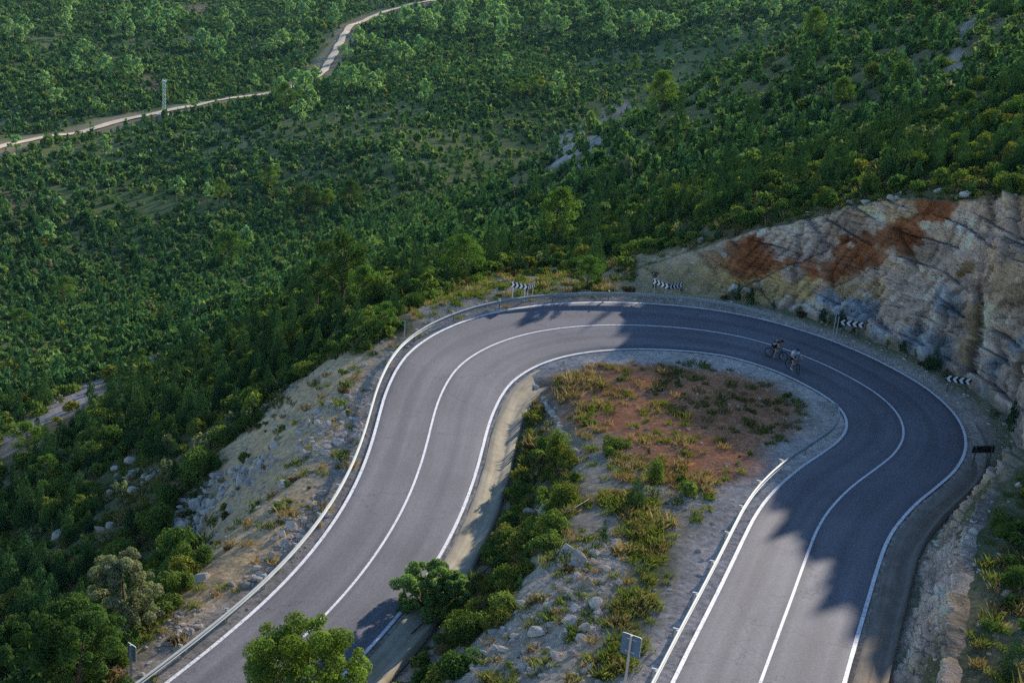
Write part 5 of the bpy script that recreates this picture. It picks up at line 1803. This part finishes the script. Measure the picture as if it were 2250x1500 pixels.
g_ = np.maximum(g_, ((gi_ > 2.2) & (gy < 92)) * .05); st_ = np.maximum(st_, ((gi_ > 2.5) & (gy < 94)) * .02)
low = in_poly(gx, gy, world_poly([(1420, 1000), (1560, 1040), (1560, 1090), (1440, 1085), (1330, 1060), (1300, 1000)]), 0, .5)
st_ = np.maximum(st_, low * .13)
lf = in_poly(gx, gy, world_poly([(1185, 835), (1290, 815), (1330, 860), (1290, 960), (1230, 930)]), 0, .5)
st_ = np.maximum(st_, lf * .22)
rc_ = 1 - in_poly(gx, gy, PO['row_clear'], 0, .2)
g_ = g_ * rc_; st_ = st_ * rc_
cn = np.clip(1 + fbm(gx / 1.8, gy / 1.8, 0, 3, 66) * 1.6, 0, 2.2)
for nm, pr_, mat, hh, seeds, lab in (('green_grass', g_, M_GRS, .24, 20, 'rough green grass growing in tufts on the bank and slopes'), ('dry_grass', st_, M_STR, .29, 30, 'dry straw coloured grass tufts inside the bend')):
    km = ok & (gr.random(len(gx)) < pr_ * cn)
    x, y = gx[km], gy[km]
    srcs = [hidden(leaf_obj('%s_%02d' % (nm, i), grass_data(46, hh, .22, seeds + i), mat)) for i in range(5)]
    s = np.exp(gr.normal(0, .3, len(x)))
    scatter(nm, np.stack([x, y, grid_h(x, y)], 1), gr.uniform(0, 6.28, len(x)), np.stack([s * 1.2, s * 1.2, s], 1), gr.integers(0, 5, len(x)), srcs, lab)
    print(nm, len(x))
# ------------------------------------------------------------------ cyclists
M_TYRE = simple_mat('tyre_rubber', (.012, .012, .013), .8)
M_RIM = simple_mat('rim_black', (.03, .03, .032), .4)
M_SPOKE = metal_mat('spoke_steel', (.35, .36, .38), .4, .8)
M_FRAME = simple_mat('frame_black', (.020, .020, .024), .35, 0, .1, 5, .5)
M_FRAME2 = simple_mat('frame_graphite', (.035, .038, .045), .35, 0, .1, 5, .5)
M_SKIN = simple_mat('skin', (.46, .27, .19), .6)
M_HELMET = simple_mat('helmet_black', (.015, .016, .022), .35)
M_HELMET2 = simple_mat('helmet_navy', (.012, .02, .045), .35)
M_JBLK = simple_mat('jersey_black', (.018, .018, .02), .85)
M_JBLU = simple_mat('jersey_pale_blue', (.50, .74, .86), .85)
M_ORG = simple_mat('jersey_orange', (.55, .13, .06), .85)
M_PALE = simple_mat('jersey_patch', (.75, .66, .58), .85)
M_SHORT = simple_mat('shorts_black', (.012, .012, .014), .9)
M_SHOEW = simple_mat('shoe_white', (.78, .78, .78), .6)
M_SHOEB = simple_mat('shoe_grey', (.25, .24, .24), .6)
M_HAIR = simple_mat('hair_dark', (.03, .02, .015), .8)


def skin_mesh(verts, edges, radii, sub=2):
    me = bpy.data.meshes.new('tmp'); me.from_pydata(verts, edges, [])
    o = bpy.data.objects.new('tmp', me); COL.objects.link(o)
    md = o.modifiers.new('s', 'SKIN'); md.use_smooth_shade = True
    for i, r_ in enumerate(radii):
        sv = me.skin_vertices[0].data[i]; sv.radius = r_ if hasattr(r_, '__len__') else (r_, r_); sv.use_root = (i == 0)
    s = o.modifiers.new('u', 'SUBSURF'); s.levels = sub; s.render_levels = sub
    dg = bpy.context.evaluated_depsgraph_get()
    ev = o.evaluated_get(dg)
    m = bpy.data.meshes.new_from_object(ev)
    V = [v.co[:] for v in m.vertices]; F = [tuple(p.vertices) for p in m.polygons]
    bpy.data.objects.remove(o); bpy.data.meshes.remove(me); bpy.data.meshes.remove(m)
    return V, F


def bicycle(label, loc, rz, frame_mat, steer, pitch=0.0, wb=1.10, wr=.36):
    e = empty('bicycle', loc, rz)
    bb = (.42, 0, .31); st = (.26, 0, .86); hd = (.86, 0, .86); hl = (.90, 0, .72); ra = (0, 0, wr); fa = (wb, 0, wr)
    mb = MB()
    mb.tube([bb, st], .018, 8); mb.tube([(.29, 0, .78), hd], .019, 8); mb.tube([bb, hl], .026, 8); mb.tube([hd, hl], .024, 8)
    for y in (-.055, .055):
        mb.tube([bb, (ra[0], y, ra[2])], .011, 6); mb.tube([(.28, y * .4, .76), (ra[0], y, ra[2])], .010, 6)
    mb.tube([st, (.235, 0, .95)], .014, 8)
    mb.build('frame', frame_mat, e, smooth=True)
    piv = Vector(hl)
    def wheel(ax, ang):
        m = MB()
        m.torus((0, 0, 0), wr - .026, .026, (0, 1, 0), 36, 8)
        q = m.build('tyre', M_TYRE)
        m = MB(); m.torus((0, 0, 0), wr - .062, .014, (0, 1, 0), 36, 6); m.tube([(0, -.05, 0), (0, .05, 0)], .022, 8)
        w_ = m.build('wheel', M_RIM, e, smooth=True)
        q.parent = w_
        m = MB()
        for k in range(18):
            a = 2 * math.pi * k / 18
            m.tube([(0, .03 * (-1) ** k, 0), ((wr - .065) * math.cos(a), 0, (wr - .065) * math.sin(a))], .0022, 3, cap=False)
        s = m.build('spokes', M_SPOKE, w_)
        w_.location = ax; w_.rotation_euler = (0, 0, ang)
        return w_
    wheel(ra, 0)
    rot = Matrix.Rotation(steer, 3, 'Z')
    def sv(p):
        p = Vector(p); return tuple(piv + rot @ (p - piv))
    wheel(sv(fa), steer)
    m = MB()
    m.tube([sv((.905, 0, .74)), sv((.92, 0, .66))], .028, 8)
    for y in (-.06, .06): m.tube([sv((.92, y, .67)), sv((wb, y, wr))], .016, 6)
    m.build('fork', frame_mat, e, smooth=True)
    m = MB(); m.tube([sv((.86, 0, .88)), sv((.93, 0, .98))], .017, 8); m.tube([sv((.88, -.33, 1.0)), sv((.93, -.12, .985)), sv((.93, .12, .985)), sv((.88, .33, 1.0))], .014, 8)
    m.tube([sv((.87, -.35, 1.0)), sv((.885, -.22, .995))], .019, 8); m.tube([sv((.87, .35, 1.0)), sv((.885, .22, .995))], .019, 8)
    m.build('handlebar', M_FRAME, e, smooth=True)
    m = MB(); m.ball((.22, 0, .965), (.14, .065, .03), 12, 6); m.tube([(.24, 0, .965), (.36, 0, .968)], [.035, .018], 8); m.build('saddle', M_TYRE, e, smooth=True)
    m = MB(); m.torus((.42, -.05, .31), .085, .008, (0, 1, 0), 22, 5); m.tube([(.42, -.08, .31), (.42, .08, .31)], .018, 8)
    m.tube([(.42, -.085, .31), (.50, -.095, .16)], .011, 6); m.tube([(.42, .085, .31), (.34, .095, .46)], .011, 6)
    m.box((.50, -.14, .155), (.09, .09, .02)); m.box((.34, .14, .465), (.09, .09, .02)); m.build('crank', M_SPOKE, e)
    tag(e, label, 'bicycle', 'bicycles')
    return e


def rider(label, loc, rz, steer, jersey, helmet, shoe, lean, patch=None):
    e = empty('person', loc, rz)
    hip = Vector((.24, 0, 1.03))
    ca, sa = math.cos(lean), math.sin(lean)
    def up(t, y=0, fwd=0): return Vector((hip.x + sa * t + ca * fwd, y, hip.z + ca * t - sa * fwd))
    chest, neck, head = up(.38), up(.53, 0, .02), up(.66, 0, .10)
    shL, shR = up(.49, .19), up(.49, -.19)
    piv = Vector((.90, 0, .72)); rot = Matrix.Rotation(steer, 3, 'Z')
    haL = piv + rot @ (Vector((.88, .28, 1.03)) - piv); haR = piv + rot @ (Vector((.88, -.28, 1.03)) - piv)
    elL = (shL + haL) / 2 + Vector((-.02, .07, -.08)); elR = (shR + haR) / 2 + Vector((-.02, -.07, -.08))
    hL, hR = hip + Vector((.02, .10, -.05)), hip + Vector((.02, -.10, -.05))
    ftL, ftR = Vector((.30, .14, .53)), Vector((.46, -.14, .23))
    kL, kR = Vector((.62, .13, .86)), Vector((.58, -.13, .66))
    # the near foot is down, the far knee is up
    vs = [hip, up(.18), chest, neck, up(.60, 0, .06), head, up(.75, 0, .11), shL, elL, haL + Vector((-.05, 0, .01)), haL, shR, elR, haR + Vector((-.05, 0, .01)), haR,
          hL, kL, ftL, ftL + Vector((.10, 0, -.045)), hR, kR, ftR, ftR + Vector((.10, 0, -.045))]
    ed = [(0, 1), (1, 2), (2, 3), (3, 4), (4, 5), (5, 6), (2, 7), (7, 8), (8, 9), (9, 10), (2, 11), (11, 12), (12, 13), (13, 14), (0, 15), (15, 16), (16, 17), (17, 18), (0, 19), (19, 20), (20, 21), (21, 22)]
    ra = [(.135, .15), (.125, .13), (.135, .155), .060, .055, .088, .062, .064, .043, .029, .036, .064, .043, .029, .036, .098, .062, .038, .034, .098, .062, .038, .034]
    ra = [tuple(q * 1.14 for q in r_) if hasattr(r_, '__len__') else r_ * 1.18 for r_ in ra]
    V, F = skin_mesh([tuple(v) for v in vs], ed, ra, 2)
    mb = MB(); mb.add(V, F)
    # fingers closed round the grips, thumbs under; nose and ears
    for hnd, sg in ((haL, 1), (haR, -1)):
        for k, ln in enumerate((.062, .070, .066, .054)):
            y = hnd.y + sg * (-.030 + k * .020)
            mb.tube([(hnd.x + .01, y, hnd.z + .015), (hnd.x + .045, y, hnd.z + .004), (hnd.x + .055, y, hnd.z - .03), (hnd.x + .055 - ln * .5, y, hnd.z - .05)], [.009, .0095, .009, .007], 6)
        mb.tube([(hnd.x - .01, hnd.y - sg * .035, hnd.z), (hnd.x + .005, hnd.y - sg * .05, hnd.z - .03), (hnd.x + .03, hnd.y - sg * .045, hnd.z - .045)], [.011, .010, .008], 6)
    fx = Vector((1, 0, -.18)).normalized()
    fc = head + Vector((.0, 0, -.01))
    mb.ball(fc + fx * .088 + Vector((0, 0, -.01)), (.018, .012, .02), 6, 5)
    for s_ in (1, -1):
        mb.ball(fc + Vector((-.005, s_ * .082, -.005)), (.018, .008, .028), 6, 5)
        mb.ball(fc + fx * .078 + Vector((0, s_ * .03, .018)), (.008, .012, .007), 6, 4)
    mb.tube([fc + fx * .078 + Vector((0, -.022, -.045)), fc + fx * .084 + Vector((0, 0, -.047)), fc + fx * .078 + Vector((0, .022, -.045))], .005, 5)
    mb.build('body', M_SKIN, e, smooth=True)
    # jersey with short sleeves over the trunk
    def between(a, b, t): return a + (b - a) * t
    vs = [hip + Vector((.0, 0, .03)), up(.18), chest, up(.50), shL, between(shL, elL, .55), shR, between(shR, elR, .55)]
    V, F = skin_mesh([tuple(v) for v in vs], [(0, 1), (1, 2), (2, 3), (2, 4), (4, 5), (2, 6), (6, 7)], [(.168, .19), (.165, .174), (.176, .20), .10, .098, .078, .098, .078], 2)
    mb = MB(); mb.add(V, F); mb.build('jersey', jersey, e, smooth=True)
    if patch:
        m = MB(); m.ball(up(.40, -.06, -.13), (.07, .06, .035), 8, 5); m.build('jersey_patch', M_PALE, e, smooth=True)
        m = MB(); m.ball(up(.51, .12, -.03), (.09, .10, .06), 8, 5); m.ball(up(.51, -.12, -.03), (.09, .10, .06), 8, 5); m.build('shoulder_panel', M_ORG, e, smooth=True)
    vs = [hip + Vector((0, 0, .06)), hip, hL, between(hL, kL, .72), hR, between(hR, kR, .72)]
    V, F = skin_mesh([tuple(v) for v in vs], [(0, 1), (1, 2), (2, 3), (1, 4), (4, 5)], [(.162, .178), (.165, .183), .132, .096, .132, .096], 2)
    mb = MB(); mb.add(V, F); mb.build('shorts', M_SHORT, e, smooth=True)
    for f in (ftL, ftR):
        m = MB(); m.ball(f + Vector((.055, 0, -.045)), (.135, .046, .042), 10, 6); m.ball(f + Vector((-.04, 0, -.02)), (.05, .042, .06), 8, 6); m.build('shoe', shoe, e, smooth=True)
    m = MB(); m.ball(head + Vector((-.012, 0, .045)), (.135, .095, .095), 14, 8); 
    for y in (-.05, 0, .05): m.tube([head + Vector((.09, y, .10)), head + Vector((-.01, y, .148)), head + Vector((-.12, y, .09))], .014, 6)
    m.tube([head + Vector((.10, -.06, .045)), head + Vector((.155, 0, .04)), head + Vector((.10, .06, .045))], .012, 6)
    m.build('helmet', helmet, e, smooth=True)
    m = MB(); m.ball(head + Vector((-.045, 0, -.015)), (.068, .080, .075), 10, 7); m.build('hair', M_HAIR, e, smooth=True)
    tag(e, label, 'person', 'cyclists')
    return e


def road_hit(px, py):
    lo = None
    v = ray(px, py)
    # march along the view ray to the road surface
    for t in np.arange(60, 130, .05):
        p = v * t
        S, Q = nearest_road(p[:1], p[1:2])
        z = road_pt(S, Q)[0, 2]
        if p[2] < z: return np.array([p[0], p[1], z])
    return v * 95


for k, (rp, fp, lab, labp, st, fm, js, hm, sh, ln, pt) in enumerate((
        ((1688.5, 784), (1718, 790.5), 'dark mountain bike ridden by the cyclist in black', 'person in black jersey with pale back patch, bent low over the handlebar', .05, M_FRAME, M_JBLK, M_HELMET, M_SHOEB, R(52), True),
        ((1731, 810), (1754, 820.5), 'dark mountain bike with turned front wheel under the rider in pale blue', 'person in pale blue jersey and black shorts with white shoes, riding in front', -.42, M_FRAME2, M_JBLU, M_HELMET2, M_SHOEW, R(30), False))):
    a, b = road_hit(*rp), road_hit(*fp)
    u = b - a; yaw = math.atan2(u[1], u[0])
    print('bike', a.round(1), b.round(1), np.linalg.norm(u))
    bicycle(lab, tuple(a), yaw, fm, st)
    rider(labp, tuple(a), yaw, st, js, hm, sh, ln, pt)

# ------------------------------------------------------------------ air
SKY_TOP = 6.0
mb = MB()
x0, x1, y0, y1, z0, z1 = -2000, 2000, -60, 3300, float(TV[:, 2].min()) - 1.5, max(float(TV[:, 2].max()) + 14, SKY_TOP)
mb.box(((x0 + x1) / 2, (y0 + y1) / 2, (z0 + z1) / 2), (x1 - x0, y1 - y0, z1 - z0))
hm, nt, out = new_mat('haze_air')
vol = N(nt, 'ShaderNodeVolumePrincipled')
vol.inputs['Color'].default_value = (.45, .75, .95, 1)
vol.inputs['Density'].default_value = .000026
nt.links.new(vol.outputs[0], out.inputs['Volume'])
HAZE = True
if HAZE:
    hz = mb.build('haze', hm); tag(hz, kind='stuff')
# ------------------------------------------------------------------ labels: look, place, nearest landmark, rank among its like
MARKS = [('the lattice mast', 362, 225), ('the stone hut', 533, 40), ('the dirt track', 640, 192), ('the dirt track', 160, 290), ('the dirt track', 755, 80), ('the dirt track', 880, 18), ('the grey olive tree', 270, 1280), ('the dark corner tree', 130, 1430), ('the lower left sign', 288, 1425),
         ('the rock pile', 470, 1080), ('the left rock heap', 295, 1060), ('the tan scree', 560, 1000), ('the abandoned track', 130, 900), ('the big dark pine', 745, 620), ('the triangular sign', 888, 710), ('the left chevron pair', 1148, 628), ('the young roadside pine', 1288, 600),
         ('the right chevron pair', 1467, 623), ('the cyclists', 1715, 780), ('the middle chevron sign', 1872, 712), ('the nearer chevron sign', 2106, 835), ('the dark sign', 2160, 987), ('the pale bare patch', 1275, 320), ('the bright ridge pine', 1450, 200),
         ('the skyline pine', 1776, 60), ('the cliff top', 1700, 470), ('the cliff top', 1960, 430), ('the cliff top', 2180, 440), ('the square sign', 1386, 1415), ('the stone row', 1220, 920), ('the feathery broom bush', 940, 1290), ('the bottom edge pine', 668, 1440), ('the green grass strip', 1410, 1180),
         ('the red earth', 1560, 930), ('the inner guardrail', 1825, 905), ('the concrete gutter', 1100, 980), ('the gutter bank', 2060, 1150), ('the gutter bank', 2030, 1350), ('the gorse patch', 2090, 275), ('the rubble crest', 1320, 1280), ('the hillside path', 2110, 110), ('the middle pine', 1215, 480), ('the mound pine', 1022, 565)]


def region(px, py, o):
    x, y, z = o.location
    S, Q = nearest_road(np.array([x]), np.array([y]))
    s, q = float(S[0]), float(Q[0])
    if abs(q) < 24 and y < 130 and abs(x) < 60:
        if q > 0:
            if s < 44: return 'below the lower road'
            if s < 58: return 'just beyond the bend'
            return 'above the rock cut' if s < 94 else 'right of the upper road'
        return 'inside the bend' if y > 76 else 'between the roads'
    if y < 200 and px > 1000: return 'on the right hillside'
    if py < 330 and px > 1390: return 'on the right hillside' if np.hypot(x, y) < 300 else 'in the far valley'
    return 'on the left slope' if np.hypot(x, y) < 190 else ('in the valley scrub' if np.hypot(x, y) < 420 else 'in the far valley')


RANK = ['largest', 'second largest', 'third largest', 'fourth largest', 'fifth largest', 'sixth largest', 'seventh largest', 'eighth largest', 'ninth largest', 'tenth largest', 'eleventh largest', 'twelfth largest']
groups = {}
for o, kind, colr, size, px, py, where in THINGS:
    dd = [(math.hypot(px - mx, py - my), nm, mx, my) for nm, mx, my in MARKS]
    dm, nm, mx, my = min(dd)
    dx, dy = px - mx, py - my
    dr = 'at' if dm < 16 else (('right of' if dx > 0 else 'left of') if abs(dx) > abs(dy) else ('below' if dy > 0 else 'above'))
    if kind == 'rock':
        key = (kind, where, '', '')
    else:
        key = (kind, colr, region(px, py, o), dr + ' ' + nm)
    groups.setdefault(key, []).append((size, o, kind, px, py))
GN_ = {'pine tree': ('pine', 'pines scattered over the slopes and valley'), 'conical juniper': ('juniper', 'junipers on the slopes'), 'rock': ('rock', 'rocks on the slopes and verges')}
used = set()
for key, L in groups.items():
    L.sort(key=lambda t: -t[0])
    for i, (size, o, kind, px, py) in enumerate(L):
        nm = key[1] + ' ' + kind
        cat, grp = GN_.get(kind, ('shrub', 'shrubs on the slopes'))
        if kind == 'rock':
            big_ = 'boulder' if size > .9 else 'rock'
            if len(L) == 1: lab = 'pale %s %s' % (big_, key[1])
            elif i < len(RANK): lab = '%s pale %s %s' % (RANK[i], big_, key[1])
            else: lab = 'pale smaller rock %s' % key[1]
        else:
            if kind == 'pine tree' and key[1] in ('green',): nm = 'green pine tree'
            tail = '%s, %s' % (key[2], key[3])
            lab = '%s %s' % (nm, tail) if len(L) == 1 else ('%s %s %s' % (RANK[min(i, 11)], nm, tail) if i < 12 else 'small %s %s' % (nm, tail))
        assert len(lab.split()) <= 16, lab
        o['label'] = lab; o['category'] = cat; o['group'] = grp
# ------------------------------------------------------------------ light
SUN_AZ, SUN_EL = R(31), R(18.0)       # clockwise from the viewing direction, above the horizon
sd = Vector((math.sin(SUN_AZ) * math.cos(SUN_EL), math.cos(SUN_AZ) * math.cos(SUN_EL), math.sin(SUN_EL)))
sun_data = bpy.data.lights.new('sun', 'SUN')
sun_data.energy = 5.0
sun_data.angle = R(0.9)
sun_data.color = (1.0, .92, .81)
sun = bpy.data.objects.new('sun', sun_data); link(sun)
sun.rotation_euler = sd.to_track_quat('Z', 'Y').to_euler()
sun.location = sd * 300
w = bpy.data.worlds.new('World'); SC.world = w; w.use_nodes = True
nt = w.node_tree
bg = nt.nodes['Background']
sk = nt.nodes.new('ShaderNodeTexSky'); sk.sky_type = 'NISHITA'; sk.sun_disc = False
sk.sun_elevation = SUN_EL; sk.sun_rotation = SUN_AZ; sk.altitude = 300; sk.air_density = 1.0; sk.dust_density = 0.3; sk.ozone_density = 4.5
nt.links.new(sk.outputs[0], bg.inputs[0]); bg.inputs[1].default_value = .108
SC.view_settings.view_transform = 'Standard'
SC.view_settings.look = 'None'
SC.view_settings.exposure = 1.0
SC.view_settings.gamma = 1.0
SC.render.engine = 'CYCLES'
SC.cycles.max_bounces = 5
SC.cycles.diffuse_bounces = 3
SC.cycles.transmission_bounces = 3
SC.cycles.glossy_bounces = 2
SC.cycles.transparent_max_bounces = 4
SC.cycles.sample_clamp_direct = 3.0
SC.cycles.sample_clamp_indirect = 1.5
SC.cycles.use_denoising = False
